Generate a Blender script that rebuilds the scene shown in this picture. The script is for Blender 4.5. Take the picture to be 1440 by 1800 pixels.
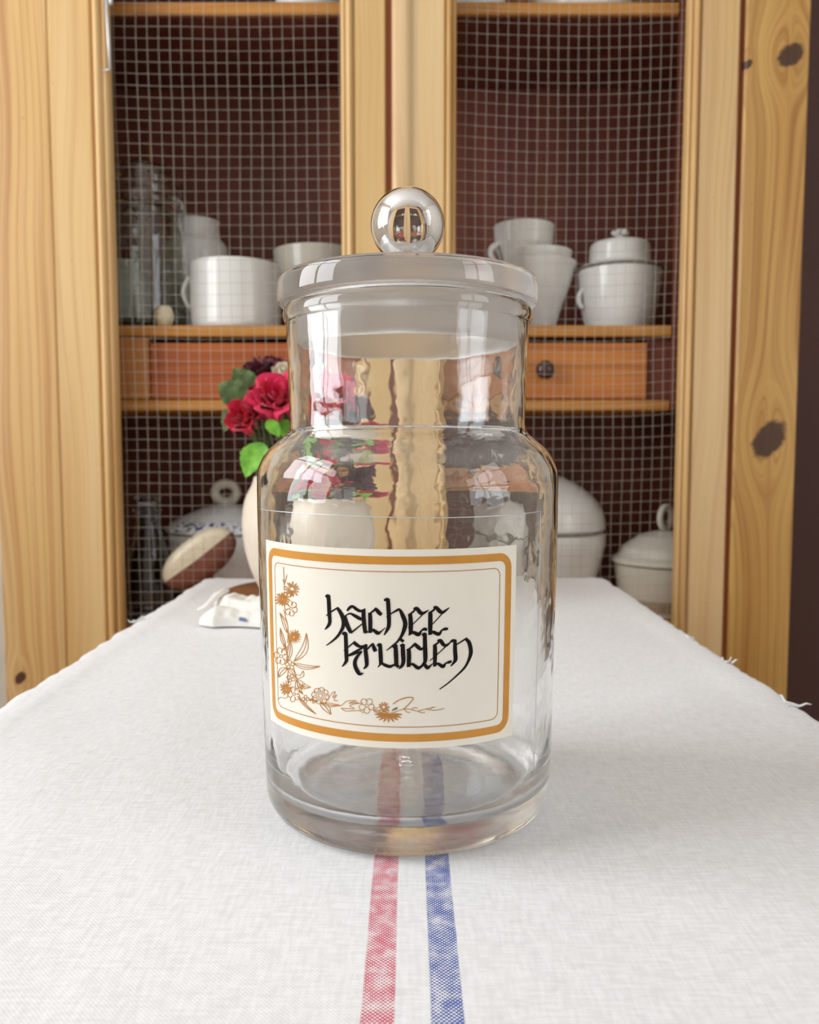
import bpy, math, random
from mathutils import Vector, Matrix, noise
random.seed(7)
PI = math.pi
scene = bpy.context.scene
COL = scene.collection
for o in list(bpy.data.objects):
    bpy.data.objects.remove(o)

# ------------------------------------------------------------------ camera
FPX, PITCH = 1450.0, math.radians(4.34)
CAMZ = 0.931
TABLE_Z = 0.750
cam_d = bpy.data.cameras.new('camera')
cam = bpy.data.objects.new('camera', cam_d)
COL.objects.link(cam)
cam.location = (0, 0, CAMZ)
cam.rotation_euler = (PI / 2 - PITCH, 0, 0)
cam_d.sensor_fit = 'VERTICAL'
cam_d.sensor_height = 36.0
cam_d.lens = 36.0 * FPX / 1800.0
cam_d.clip_start = 0.02
cam_d.dof.use_dof = True
cam_d.dof.focus_distance = 0.365
cam_d.dof.aperture_fstop = cam_d.lens / 2.0          # about a 2 mm opening, like a phone
scene.camera = cam

# ------------------------------------------------------------------ world, light, exposure
world = bpy.data.worlds.new('World')
scene.world = world
world.use_nodes = True
bg = world.node_tree.nodes['Background']
bg.inputs[0].default_value = (0.86, 0.93, 1.0, 1)
bg.inputs[1].default_value = 2.0

def window_light(name, loc, rot, sx, sy, power, col):
    d = bpy.data.lights.new(name, 'AREA')
    d.shape = 'RECTANGLE'; d.size = sx; d.size_y = sy
    d.energy = power; d.color = col
    o = bpy.data.objects.new(name, d)
    COL.objects.link(o)
    o.location = loc; o.rotation_euler = rot
    return o
window_light('daylight_right', (1.72, -0.55, 1.55), (0, PI / 2, 0), 1.40, 1.20, 22, (0.93, 0.965, 1.0))
window_light('daylight_left', (-1.57, 0.20, 1.62), (0, -PI / 2, 0), 1.40, 1.20, 74, (0.94, 0.97, 1.0))

vs = scene.view_settings
vs.view_transform = 'Standard'
vs.look = 'None'
vs.exposure = -0.82
vs.gamma = 1.0
vs.use_curve_mapping = False
cy = scene.cycles
cy.max_bounces = 20
cy.transmission_bounces = 18
cy.glossy_bounces = 8
cy.diffuse_bounces = 4
cy.caustics_refractive = True
cy.caustics_reflective = True
cy.blur_glossy = 0.4

# ------------------------------------------------------------------ helpers
def at(px, py, Y):
    """point of the place seen at photo pixel (px, py) when it stands Y metres ahead"""
    u = (px - 720) / FPX; v = (900 - py) / FPX
    d = Vector((u, math.cos(PITCH) + v * math.sin(PITCH), -math.sin(PITCH) + v * math.cos(PITCH)))
    return Vector((0, 0, CAMZ)) + d * (Y / d.y)

def srgb(r, g, b):
    f = lambda c: (c / 255 / 12.92) if c / 255 <= 0.04045 else ((c / 255 + 0.055) / 1.055) ** 2.4
    return (f(r), f(g), f(b), 1.0)

def tag(o, label=None, cat=None, group=None, kind=None):
    if label: o['label'] = label
    if cat: o['category'] = cat
    if group: o['group'] = group
    if kind: o['kind'] = kind
    return o

def empty(name, loc, label, cat, group=None):
    o = bpy.data.objects.new(name, None)
    o.empty_display_size = 0.05
    COL.objects.link(o)
    o.location = loc
    return tag(o, label, cat, group)

class MB:
    def __init__(self):
        self.v = []; self.f = []
    def add(self, verts, faces):
        n = len(self.v)
        self.v += [Vector(p) for p in verts]
        self.f += [tuple(i + n for i in fc) for fc in faces]
        return self
    def box(self, x0, x1, y0, y1, z0, z1):
        vs = [(x, y, z) for z in (z0, z1) for y in (y0, y1) for x in (x0, x1)]
        return self.add(vs, [(0, 2, 3, 1), (4, 5, 7, 6), (0, 1, 5, 4), (2, 6, 7, 3), (0, 4, 6, 2), (1, 3, 7, 5)])
    def bbox(self, x0, x1, y0, y1, z0, z1, b=0.002):
        """box with chamfered edges"""
        m = []
        for z, i in ((z0, b), (z0 + b, 0), (z1 - b, 0), (z1, b)):
            ring = [(x0 + b, y0 + i), (x1 - b, y0 + i), (x1 - i, y0 + b), (x1 - i, y1 - b),
                    (x1 - b, y1 - i), (x0 + b, y1 - i), (x0 + i, y1 - b), (x0 + i, y0 + b)]
            m += [(x, y, z) for x, y in ring]
        fs = [tuple(range(7, -1, -1)), tuple(range(24, 32))]
        for k in range(3):
            for j in range(8):
                a = k * 8 + j; c = k * 8 + (j + 1) % 8
                fs.append((a, c, c + 8, a + 8))
        return self.add(m, fs)
    def lathe(self, prof, seg=64, c=(0, 0, 0), closed=False, wob=None, sx=1.0, sy=1.0):
        n = len(prof); vs = []; fs = []
        for (r, z) in prof:
            for k in range(seg):
                a = 2 * PI * k / seg
                rr = r if wob is None else r + wob(a, z, r)
                vs.append((c[0] + rr * math.cos(a) * sx, c[1] + rr * math.sin(a) * sy, c[2] + z))
        m = n if closed else n - 1
        for i in range(m):
            for k in range(seg):
                a = i * seg + k; b = i * seg + (k + 1) % seg
                d = ((i + 1) % n) * seg
                fs.append((a, b, d + (k + 1) % seg, d + k))
        return self.add(vs, fs)
    def tube(self, path, r, sides=8, closed=False, cap=True):
        path = [Vector(p) for p in path]; n = len(path)
        rs = r if isinstance(r, (list, tuple)) else [r] * n
        vs = []; fs = []
        up = None
        for i, p in enumerate(path):
            if closed: t = path[(i + 1) % n] - path[i - 1]
            else: t = path[min(i + 1, n - 1)] - path[max(i - 1, 0)]
            t.normalize()
            if up is None:
                up = Vector((0, 0, 1)) if abs(t.z) < 0.9 else Vector((1, 0, 0))
            a = t.cross(up)
            if a.length < 1e-6: a = t.cross(Vector((0, 1, 0.1)))
            a.normalize(); b = a.cross(t).normalized(); up = b
            for k in range(sides):
                w = 2 * PI * k / sides
                vs.append(p + (a * math.cos(w) + b * math.sin(w)) * rs[i])
        m = n if closed else n - 1
        for i in range(m):
            for k in range(sides):
                x = i * sides; y = ((i + 1) % n) * sides
                fs.append((x + k, x + (k + 1) % sides, y + (k + 1) % sides, y + k))
        if cap and not closed:
            fs.append(tuple(range(sides - 1, -1, -1)))
            fs.append(tuple(range((n - 1) * sides, n * sides)))
        return self.add(vs, fs)
    def strip(self, prof, z0, z1):
        """profile in x,y extruded along z (closed profile, counter-clockwise)"""
        n = len(prof)
        vs = [(x, y, z0) for x, y in prof] + [(x, y, z1) for x, y in prof]
        fs = [(i, (i + 1) % n, n + (i + 1) % n, n + i) for i in range(n)]
        fs += [tuple(range(n - 1, -1, -1)), tuple(range(n, 2 * n))]
        return self.add(vs, fs)
    def grid(self, nu, nv, fn):
        vs = [fn(i / nu, j / nv) for j in range(nv + 1) for i in range(nu + 1)]
        fs = [(j * (nu + 1) + i, j * (nu + 1) + i + 1, (j + 1) * (nu + 1) + i + 1, (j + 1) * (nu + 1) + i)
              for j in range(nv) for i in range(nu)]
        return self.add(vs, fs)
    def build(self, name, mat, parent=None, smooth=True, flat_angle=None, fixn=False):
        off = Vector((0, 0, 0))
        p = parent
        while p is not None:
            off += p.location; p = p.parent
        me = bpy.data.meshes.new(name)
        me.from_pydata([v - off for v in self.v], [], self.f)
        if fixn:
            import bmesh
            bm = bmesh.new(); bm.from_mesh(me)
            bmesh.ops.recalc_face_normals(bm, faces=bm.faces)
            bm.to_mesh(me); bm.free()
        me.update()
        if smooth:
            for q in me.polygons: q.use_smooth = True
            if flat_angle is not None:
                me.set_sharp_from_angle(angle=math.radians(flat_angle))
        o = bpy.data.objects.new(name, me)
        COL.objects.link(o)
        if mat: me.materials.append(mat)
        if parent is not None: o.parent = parent
        return o
    def build_at(self, name, loc, mat, smooth=True, flat_angle=None):
        """top-level single mesh with its origin at loc"""
        e = Vector(loc)
        self.v = [v - e for v in self.v]
        o = self.build(name, mat, None, smooth, flat_angle)
        o.location = e
        return o

def round_profile(pts, r=0.002, n=4):
    """soften the corners of an open r,z profile"""
    out = [pts[0]]
    for i in range(1, len(pts) - 1):
        p0, p, p1 = Vector(pts[i - 1]), Vector(pts[i]), Vector(pts[i + 1])
        a = p0 - p; b = p1 - p
        k = min(r, a.length * 0.45, b.length * 0.45)
        A = p + a.normalized() * k; B = p + b.normalized() * k
        for j in range(n + 1):
            t = j / n
            out.append(tuple((1 - t) ** 2 * A + 2 * t * (1 - t) * p + t * t * B))
    out.append(pts[-1])
    return out

# ------------------------------------------------------------------ materials
class NT:
    def __init__(self, name):
        self.m = bpy.data.materials.new(name); self.m.use_nodes = True
        self.t = self.m.node_tree; self.b = self.t.nodes['Principled BSDF']
    def n(self, kind): return self.t.nodes.new(kind)
    def set(self, sock, val):
        if hasattr(val, 'is_output') or isinstance(val, bpy.types.NodeSocket): self.t.links.new(val, sock)
        else: sock.default_value = val
    def math(self, op, a, b=0.0, c=0.0, clamp=False):
        n = self.n('ShaderNodeMath'); n.operation = op; n.use_clamp = clamp
        for i, x in enumerate((a, b, c)): self.set(n.inputs[i], x)
        return n.outputs[0]
    def comb(self, x, y, z):
        n = self.n('ShaderNodeCombineXYZ')
        for i, q in enumerate((x, y, z)): self.set(n.inputs[i], q)
        return n.outputs[0]
    def pos(self):
        g = self.n('ShaderNodeNewGeometry'); s = self.n('ShaderNodeSeparateXYZ')
        self.t.links.new(g.outputs['Position'], s.inputs[0])
        return s.outputs[0], s.outputs[1], s.outputs[2]
    def noise(self, vec, scale=1.0, detail=2.0, rough=0.5):
        n = self.n('ShaderNodeTexNoise'); self.set(n.inputs['Vector'], vec)
        n.inputs['Scale'].default_value = scale; n.inputs['Detail'].default_value = detail
        n.inputs['Roughness'].default_value = rough
        return n.outputs[0]
    def ss(self, x, a, b):
        n = self.n('ShaderNodeMapRange'); n.interpolation_type = 'SMOOTHSTEP'
        self.set(n.inputs[0], x); n.inputs[1].default_value = a; n.inputs[2].default_value = b
        return n.outputs[0]
    def mix(self, f, a, b):
        n = self.n('ShaderNodeMix'); n.data_type = 'RGBA'
        self.set(n.inputs[0], f); self.set(n.inputs[6], a); self.set(n.inputs[7], b)
        return n.outputs[2]
    def bump(self, h, strength=0.3, dist=0.001):
        n = self.n('ShaderNodeBump'); self.set(n.inputs['Height'], h)
        n.inputs['Strength'].default_value = strength; n.inputs['Distance'].default_value = dist
        self.t.links.new(n.outputs[0], self.b.inputs['Normal'])
    def out(self, col=None, rough=None, spec=None):
        if col is not None: self.set(self.b.inputs['Base Color'], col)
        if rough is not None: self.set(self.b.inputs['Roughness'], rough)
        if spec is not None: self.b.inputs['Specular IOR Level'].default_value = spec
        return self.m

def plain(name, col, rough=0.5, var=0.06, scale=30, spec=0.5, metal=0.0):
    t = NT(name)
    g = t.n('ShaderNodeNewGeometry')
    n = t.noise(g.outputs['Position'], scale, 3)
    d = tuple(c * (1 - var) for c in col[:3]) + (1,); l = tuple(min(1, c * (1 + var)) for c in col[:3]) + (1,)
    t.out(t.mix(t.ss(n, 0.3, 0.7), d, l), rough, spec)
    t.b.inputs['Metallic'].default_value = metal
    return t.m

def pine(name, seed, light, mid, dark, along='z', knots=(), ringf=60.0, contrast=1.0, rough=0.38):
    t = NT(name)
    x, y, z = t.pos()
    if along == 'z': ac, al = t.math('ADD', x, t.math('MULTIPLY', y, 0.7)), z
    elif along == 'x': ac, al = t.math('ADD', z, t.math('MULTIPLY', y, 0.7)), x
    else: ac, al = x, y
    F = ac
    slow = t.noise(t.comb(t.math('MULTIPLY', ac, 5.0), t.math('MULTIPLY', al, 1.3), seed), 1.0, 1.5)
    F = t.math('ADD', F, t.math('MULTIPLY', t.math('SUBTRACT', slow, 0.5), 0.10))
    kmask = None
    for (kx, kz, rx, rz) in knots:
        dx = t.math('SUBTRACT', ac, kx + 0.0); dz = t.math('SUBTRACT', al, kz)
        ex = t.math('DIVIDE', dx, rx * 2.6); ez = t.math('DIVIDE', dz, rz * 3.2)
        e = t.math('EXPONENT', t.math('MULTIPLY', t.math('ADD', t.math('MULTIPLY', ex, ex), t.math('MULTIPLY', ez, ez)), -1.0))
        s = t.math('DIVIDE', dx, t.math('SQRT', t.math('ADD', t.math('MULTIPLY', dx, dx), rx * rx * 0.5)))
        F = t.math('SUBTRACT', F, t.math('MULTIPLY', t.math('MULTIPLY', e, s), rx * 2.3))
        wob = t.noise(t.comb(t.math('MULTIPLY', ac, 90), t.math('MULTIPLY', al, 90), seed), 1.0, 2.0)
        # tilted oval knot
        dt = t.math('SUBTRACT', dx, t.math('MULTIPLY', dz, 0.35))
        d = t.math('SQRT', t.math('ADD', t.math('POWER', t.math('ABSOLUTE', t.math('DIVIDE', dt, rx)), 2.0),
                                  t.math('POWER', t.math('ABSOLUTE', t.math('DIVIDE', dz, rz)), 2.0)))
        d = t.math('ADD', d, t.math('MULTIPLY', t.math('SUBTRACT', wob, 0.5), 0.5))
        k = t.ss(d, 1.15, 0.8)
        kmask = k if kmask is None else t.math('MAXIMUM', kmask, k)
    fine = t.noise(t.comb(t.math('MULTIPLY', F, 330.0), t.math('MULTIPLY', al, 3.0), seed + 3.1), 1.0, 2.5, 0.6)
    band = t.noise(t.comb(t.math('MULTIPLY', F, ringf), t.math('MULTIPLY', al, 0.35), seed + 9.7), 1.0, 2.0, 0.55)
    ring = t.math('SINE', t.math('MULTIPLY', F, ringf * 9.0))
    ring = t.math('POWER', t.math('ADD', t.math('MULTIPLY', ring, 0.5), 0.5), 3.0)
    broad = t.noise(t.comb(t.math('MULTIPLY', ac, 14.0), t.math('MULTIPLY', al, 0.9), seed + 20), 1.0, 2.0)
    c = t.mix(t.ss(broad, 0.25, 0.75), light, mid)
    f1 = t.math('MULTIPLY', t.ss(band, 0.48, 0.75), 0.55 * contrast)
    c = t.mix(f1, c, dark)
    f2 = t.math('MULTIPLY', t.math('MULTIPLY', ring, t.ss(broad, 0.35, 0.75)), 0.38 * contrast)
    c = t.mix(f2, c, dark)
    c = t.mix(t.math('MULTIPLY', t.ss(fine, 0.48, 0.8), 0.34 * contrast), c, dark)
    g = t.n('ShaderNodeNewGeometry')
    sp = t.noise(g.outputs['Position'], 170.0, 1.0)
    c = t.mix(t.math('MULTIPLY', t.ss(sp, 0.78, 0.84), 0.5), c, srgb(95, 60, 30))
    if kmask is not None:
        c = t.mix(t.math('MULTIPLY', kmask, 0.92), c, srgb(58, 30, 26))
    t.bump(t.math('ADD', fine, t.math('MULTIPLY', band, 0.5)), 0.12, 0.0006)
    return t.out(c, rough, 0.4)

PL, PM, PD = srgb(224, 193, 140), srgb(207, 167, 104), srgb(162, 100, 46)
k1 = at(1390, 97, 1.22); k2 = at(1352, 772, 1.22); k3 = at(1316, 113, 1.22); k4 = at(36, 1192, 1.22)
k5 = at(1310, 1125, 1.22)
M = {}
def kn(p, rx, rz): return (p.x + 0.7 * 1.22, p.z, rx, rz)
M['post_l'] = pine('pine_post_left', 1.3, PL, PM, PD, knots=[kn(k4, 0.008, 0.010)], ringf=52, contrast=1.25)
M['post_r'] = pine('pine_post_right', 5.1, srgb(212, 172, 102), srgb(194, 146, 74), srgb(146, 86, 34),
                   knots=[kn(k1, 0.018, 0.017), kn(k2, 0.023, 0.028), kn(k3, 0.005, 0.007)], ringf=40, contrast=1.7)
M['door_l'] = pine('pine_door_stained', 7.7, PL, PM, PD, ringf=60, contrast=0.75)
M['door_r'] = pine('pine_door_pale', 2.9, srgb(232, 204, 158), srgb(220, 184, 128), PD, ringf=60, contrast=0.55)
M['mould'] = pine('pine_moulding', 11.2, srgb(226, 192, 138), srgb(208, 166, 104), PD, ringf=70, contrast=0.6, rough=0.3)
M['shelf'] = pine('pine_shelf', 14.0, srgb(205, 150, 80), srgb(188, 128, 60), srgb(140, 84, 36), along='x', ringf=60, contrast=0.8)
M['drawer'] = pine('pine_drawer_red', 17.0, srgb(190, 108, 56), srgb(172, 90, 44), srgb(120, 56, 26), along='x', ringf=80, contrast=1.0)
M['gap'] = pine('pine_stop_bounce_red', 37.0, srgb(176, 104, 66), srgb(160, 88, 54), srgb(120, 60, 40), ringf=50, contrast=0.6)  # red of light bouncing between the boards, put into the stop colour
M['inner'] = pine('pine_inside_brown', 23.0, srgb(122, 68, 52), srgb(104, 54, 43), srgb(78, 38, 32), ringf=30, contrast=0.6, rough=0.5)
M['table'] = pine('pine_table', 31.0, PL, PM, PD, along='y', ringf=40, contrast=0.9)

def porcelain(name, col, rough=0.12):
    t = NT(name)
    g = t.n('ShaderNodeNewGeometry')
    n = t.noise(g.outputs['Position'], 18.0, 2)
    c2 = tuple(c * 0.93 for c in col[:3]) + (1,)
    t.out(t.mix(n, col, c2), rough, 0.5)
    return t.m
M['white'] = porcelain('white_porcelain', srgb(236, 236, 232))
M['offwhite'] = porcelain('offwhite_glaze', srgb(214, 210, 196), 0.18)
M['cream'] = porcelain('cream_stoneware', srgb(222, 208, 178), 0.3)
M['vase'] = porcelain('pale_vase_glaze', srgb(236, 224, 206), 0.35)
M['grey_line'] = plain('grey_rim_line', srgb(120, 118, 108), 0.3)
M['brown_glaze'] = plain('brown_earthenware', srgb(122, 72, 56), 0.4)
M['wire'] = plain('galvanised_wire', srgb(186, 179, 166), 0.42, 0.1, 60, 0.6, 0.25)
M['steel'] = plain('pale_steel', srgb(215, 216, 220), 0.3, 0.05, 40, 0.5, 0.5)
M['knob'] = plain('dark_wood_knob', srgb(66, 38, 30), 0.25)
M['wall'] = plain('white_plaster', srgb(236, 233, 226), 0.9, 0.02, 5)
M['wall_dark'] = plain('dark_brown_wall', srgb(84, 56, 52), 0.7, 0.08, 4)
M['ceil'] = plain('white_ceiling', srgb(240, 240, 238), 0.9, 0.01, 3)
M['floor'] = pine('floor_boards', 41.0, srgb(180, 130, 80), srgb(150, 104, 60), srgb(110, 70, 38), along='y', ringf=20)
M['winframe'] = pine('pine_window_frame', 44.0, PL, PM, PD, ringf=60)

def glass(name, tint, rough=0.0, wav=0.0, ior=1.5):
    t = NT(name)
    t.b.inputs['Transmission Weight'].default_value = 1.0
    t.b.inputs['IOR'].default_value = ior
    if wav > 0:
        g = t.n('ShaderNodeNewGeometry')
        n1 = t.noise(g.outputs['Position'], 42.0, 1.0)
        n2 = t.noise(g.outputs['Position'], 210.0, 0.0)
        t.bump(t.math('ADD', n1, t.math('MULTIPLY', n2, 0.12)), wav, 0.0012)
    return t.out(tint, rough)
M['glass'] = glass('clear_jar_glass', (0.988, 0.998, 0.995, 1), 0.0, 0.35)
def stipple(mat):                # the standing ring of the jar is worn and stippled
    t = NT.__new__(NT); t.m = mat; t.t = mat.node_tree; t.b = mat.node_tree.nodes['Principled BSDF']
    x, y, z = t.pos()
    rr = t.math('SQRT', t.math('ADD', t.math('POWER', t.math('ADD', x, 0.0009), 2.0), t.math('POWER', t.math('SUBTRACT', y, 0.419), 2.0)))
    t.set(t.b.inputs['Roughness'], t.math('MULTIPLY', t.math('MULTIPLY', t.ss(z, TABLE_Z + .0058, TABLE_Z + .0040), t.math('ADD', 0.3, t.math('MULTIPLY', t.ss(rr, 0.03, 0.05), 0.7))), 0.38))
stipple(M['glass'])
def lid_glass():
    t = NT('lid_glass_ground_inside')
    t.b.inputs['Transmission Weight'].default_value = 1.0
    x, y, z = t.pos()
    rr = t.math('SQRT', t.math('ADD', t.math('POWER', t.math('ADD', x, 0.0009), 2.0), t.math('POWER', t.math('SUBTRACT', y, 0.419), 2.0)))
    g = t.n('ShaderNodeNewGeometry')
    n = t.noise(g.outputs['Position'], 55.0, 2)
    ground = t.math('MULTIPLY', t.ss(rr, 0.0636, 0.0628), 1.0)
    return t.out((0.96, 0.97, 0.975, 1), t.math('MULTIPLY', ground, t.math('ADD', 0.30, t.math('MULTIPLY', n, 0.15))))
M['glass_lid'] = lid_glass()
M['glass_frost'] = glass('ground_stopper_glass', (0.95, 0.955, 0.96, 1), 0.35, 0.0)
M['glass_knob'] = glass('clear_knob_glass', (0.985, 0.99, 0.99, 1), 0.0, 0.0)
M['glass_old'] = glass('greenish_preserving_glass', (0.93, 0.955, 0.92, 1), 0.02, 0.3)
M['glass_dark'] = glass('dark_decanter_glass', (0.55, 0.60, 0.68, 1), 0.02, 0.2)
M['pane'] = glass('window_glass', (1, 1, 1, 1), 0.0, 0.0, 1.02)

# ------------------------------------------------------------------ the room
def struct(o): return tag(o, kind='structure')
XL, XR, YB, YF, ZT = -1.45, 1.60, 1.66, -1.60, 2.45
struct(MB().box(XL - .1, XR + .1, YF - .1, YB + .1, -0.05, 0).build('floor', M['floor'], None, False))
struct(MB().box(XL - .1, XR + .1, YF - .1, YB + .1, ZT, ZT + 0.05).build('ceiling', M['ceil'], None, False))
struct(MB().box(XL - .1, XR + .1, YB, YB + 0.1, 0, ZT).build('wall_back', M['wall'], None, False))
# dark brown return wall just right of the cabinet
struct(MB().bbox(0.588, 0.80, 1.30, YB, 0, ZT, 0.004).build('wall_corner', M['wall_dark'], None, False))
def wall_x(name, x0, x1, oy0, oy1, oz0, oz1):
    m = MB()
    m.box(x0, x1, YF, oy0, 0, ZT).box(x0, x1, oy1, YB, 0, ZT).box(x0, x1, oy0, oy1, 0, oz0).box(x0, x1, oy0, oy1, oz1, ZT)
    struct(m.build(name, M['wall'], None, False))
wall_x('wall_right', XR, XR + .1, -1.15, 0.05, 0.85, 2.25)
wall_x('wall_left', XL - .1, XL, -0.40, 0.80, 0.92, 2.32)
struct(MB().box(XL - .1, XR + .1, YF - .1, YF, 0, ZT).build('wall_front', M['wall'], None, False))
def window(name, axis, pos, a0, a1, z0, z1):
    def B(m, p0, p1, q0, q1):
        if axis == 'x': m.box(pos - .025, pos + .025, p0, p1, q0, q1)
        else: m.box(p0, p1, pos - .025, pos + .025, q0, q1)
    fr = MB(); w = 0.06
    B(fr, a0, a0 + w, z0, z1); B(fr, a1 - w, a1, z0, z1); B(fr, a0 + w, a1 - w, z0, z0 + w); B(fr, a0 + w, a1 - w, z1 - w, z1)
    f = struct(fr.build(name, M['winframe'], None, False))
    mid = (a0 + a1) / 2
    m = MB(); B(m, mid - .03, mid + .03, z0 + w, z1 - w); m.build('mullion', M['winframe'], f, False)
    zz = z0 + (z1 - z0) * 0.68
    for s0, s1 in ((a0 + w, mid - .03), (mid + .03, a1 - w)):
        m = MB(); B(m, s0, s1, zz - .02, zz + .02); m.build('glazing_bar', M['winframe'], f, False)
window('window_1', 'x', XR + .05, -1.15, 0.05, 0.85, 2.25)
window('window_2', 'x', XL - .05, -0.40, 0.80, 0.92, 2.32)

# ------------------------------------------------------------------ pine cabinet with wire doors
YD = 1.22                       # front face of the doors
cab = empty('pine_cabinet', (-0.02, YD + 0.2, 0), 'tall pine display cabinet with two wire mesh doors behind the table', 'cabinet')
Z0, Z1 = 0.10, 2.06             # face frame bottom and top
XA, XB = -0.6095, 0.5705
YBK = 1.535                     # front of the back panel
MB().bbox(XA, -0.5155, YD, YD + .026, Z0, Z1, .002).build('post', M['post_l'], cab, False)
MB().bbox(0.4785, XB, YD, YD + .026, Z0, Z1, .003).build('post', M['post_r'], cab, False)
MB().bbox(XA, XA + .02, YD + .026, YBK + .012, Z0, Z1).build('side_panel', M['post_l'], cab, False)
MB().bbox(XB - .02, XB, YD + .026, YBK + .012, Z0, Z1).build('side_panel', M['post_r'], cab, False)
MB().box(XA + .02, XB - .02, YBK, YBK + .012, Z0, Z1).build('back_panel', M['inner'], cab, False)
MB().bbox(XA - .02, XB + .02, YD - .02, YBK + .02, Z1, Z1 + .035, .006).build('top_board', M['shelf'], cab, False)
MB().bbox(XA + .01, XB - .01, YD + .02, YBK, 0.0, Z0).build('plinth', M['door_l'], cab, False)
# rails above and below the doors
ZD0, ZD1 = 0.52, 1.98
MB().bbox(-0.5155, 0.4785, YD, YD + .026, ZD1 + .004, Z1).build('rail', M['door_l'], cab, False)
MB().bbox(-0.5155, 0.4785, YD, YD + .026, Z0, ZD0 - .004).build('apron_panel', M['door_l'], cab, False)
# stop battens behind the door gaps
MB().box(-0.530, -0.500, YD + .0265, YD + .045, ZD0, ZD1).build('door_stop', M['inner'], cab, False)
MB().box(0.4702, 0.4783, YD + .0100, YD + .026, ZD0, ZD1).build('door_stop', M['gap'], cab, False)

def moulding(x_st, x_op, name='moulding', parent=None):
    """beaded strip from stile edge x_st to the opening edge x_op"""
    w = x_op - x_st; s = 1 if w > 0 else -1; w = abs(w)
    front = [(0, .0045), (.12, .0045), (.16, .001), (.22, -.0018), (.34, -.0034), (.46, -.003), (.56, -.0012), (.62, .002),
             (.66, .0035), (.70, .0022), (.80, .0012), (.90, .0022), (1.0, .0055)]
    pr = [(x_st + s * w * a, YD + b) for a, b in front] + [(x_op, YD + .018), (x_st, YD + .018)]
    if s < 0: pr = pr[::-1]
    return MB().strip(pr, ZD0 + .04, ZD1 - .04).build(name, M['mould'], parent, True, 40)

def wire_panel(x0, x1, y, dx, dz, slant, sag, seed, parent):
    m = MB(); r = 0.00029
    zlo, zhi = ZD0 + .03, ZD1 - .03
    nx = int((x1 - x0) / dx); nz = int((zhi - zlo) / dz)
    def pt(x, z):
        u = (x - x0) / (x1 - x0)
        n1 = noise.noise(Vector((x * 9 + seed, z * 7, 1.7))); n2 = noise.noise(Vector((x * 8, z * 9 + seed, 4.1)))
        return Vector((x + slant * (zhi - z) + n1 * 0.0022, y + 0.004 * noise.noise(Vector((x * 5, z * 4, seed))), z - sag * (1 - (2 * u - 1) ** 2) + n2 * 0.0022))
    xs = [x0 + dx * (i + 0.3) for i in range(nx + 1)]
    zs = [zlo + dz * i for i in range(nz + 1)]
    for x in xs:
        p = [pt(x, zlo + (zhi - zlo) * k / 60) for k in range(61)]
        m.tube(p, r, 5, cap=False)
    for z in zs:
        p = [pt(x0 + (x1 - x0) * k / 22, z) + Vector((0, 2 * r * 0.8, 0)) for k in range(23)]
        m.tube(p, r, 5, cap=False)
    for x in xs:                         # weld beads
        for z in zs:
            if random.random() < 0.55:
                q = pt(x, z) + Vector((0, r, 0)); a = r * 2.5
                m.add([q + Vector(d) * a for d in ((1, 0, 0), (0, 1, 0), (-1, 0, 0), (0, -1, 0), (0, 0, 1), (0, 0, -1))],
                      [(0, 1, 4), (1, 2, 4), (2, 3, 4), (3, 0, 4), (1, 0, 5), (2, 1, 5), (3, 2, 5), (0, 3, 5)])
    o = m.build('wire_mesh', M['wire'], parent)
    tag(o, 'square galvanised wire netting', kind='stuff')
    return o

def door(xo0, xi0, xi1, xo1, mat, x_op0, x_op1, dx, dz, slant, sag, seed):
    m = MB()
    m.bbox(xo0, xi0, YD, YD + .022, ZD0, ZD1, .002)
    m.bbox(xi1, xo1, YD, YD + .022, ZD0, ZD1, .002)
    m.bbox(xi0, xi1, YD, YD + .022, ZD0, ZD0 + .05, .002)
    m.bbox(xi0, xi1, YD, YD + .022, ZD1 - .05, ZD1, .002)
    d = m.build('door', mat, cab, False)
    moulding(xi0, x_op0, 'moulding', d); moulding(xi1, x_op1, 'moulding', d)
    wire_panel(x_op0 - .004, x_op1 + .004, YD + .0205, dx, dz, slant, sag, seed, d)
    return d
dl = door(-0.5150, -0.4547, -0.0784, -0.0345, M['door_l'], -0.4304, -0.0986, 0.0163, 0.0165, 0.004, 0.0, 3.0)
dr = door(-0.0240, 0.0503, 0.4161, 0.4700, M['door_r'], 0.0671, 0.3977, 0.0148, 0.0161, 0.0, 0.006, 8.0)
# rounded cover strip on the right-hand door
pr = [(-.0252 + .0265 * (0.5 - 0.5 * math.cos(PI * k / 10)), YD - 0.0005 - .009 * math.sin(PI * k / 10) ** 0.7) for k in range(11)]
pr += [(.0013, YD + .0005), (-.0252, YD + .0005)]
MB().strip(pr, ZD0 + .005, ZD1 - .005).build('cover_strip', M['door_r'], dr, True, 40)
MB().box(-0.0344, -0.0253, YD + .0090, YD + .0215, ZD0, ZD1).build('meeting_stop', M['gap'], dl, False)
# steel hook bar at the left mesh edge
pa = at(185, -30, YD - .008); pb = at(194, 122, YD - .008)
MB().tube([pa, pa.lerp(pb, .5), pb], 0.0022, 10).build('hook_bar', M['steel'], dl)
pc = at(180, 124, YD - .001)
MB().tube([pb, pb.lerp(pc, .5), pc], 0.0011, 8).build('hook_pin', M['steel'], dl)
pe = at(195, -12, YD - .006); pf = at(195, 9, YD - .006)
MB().tube([pe, pf], 0.003, 8).build('hook_catch', M['steel'], dl)

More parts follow.
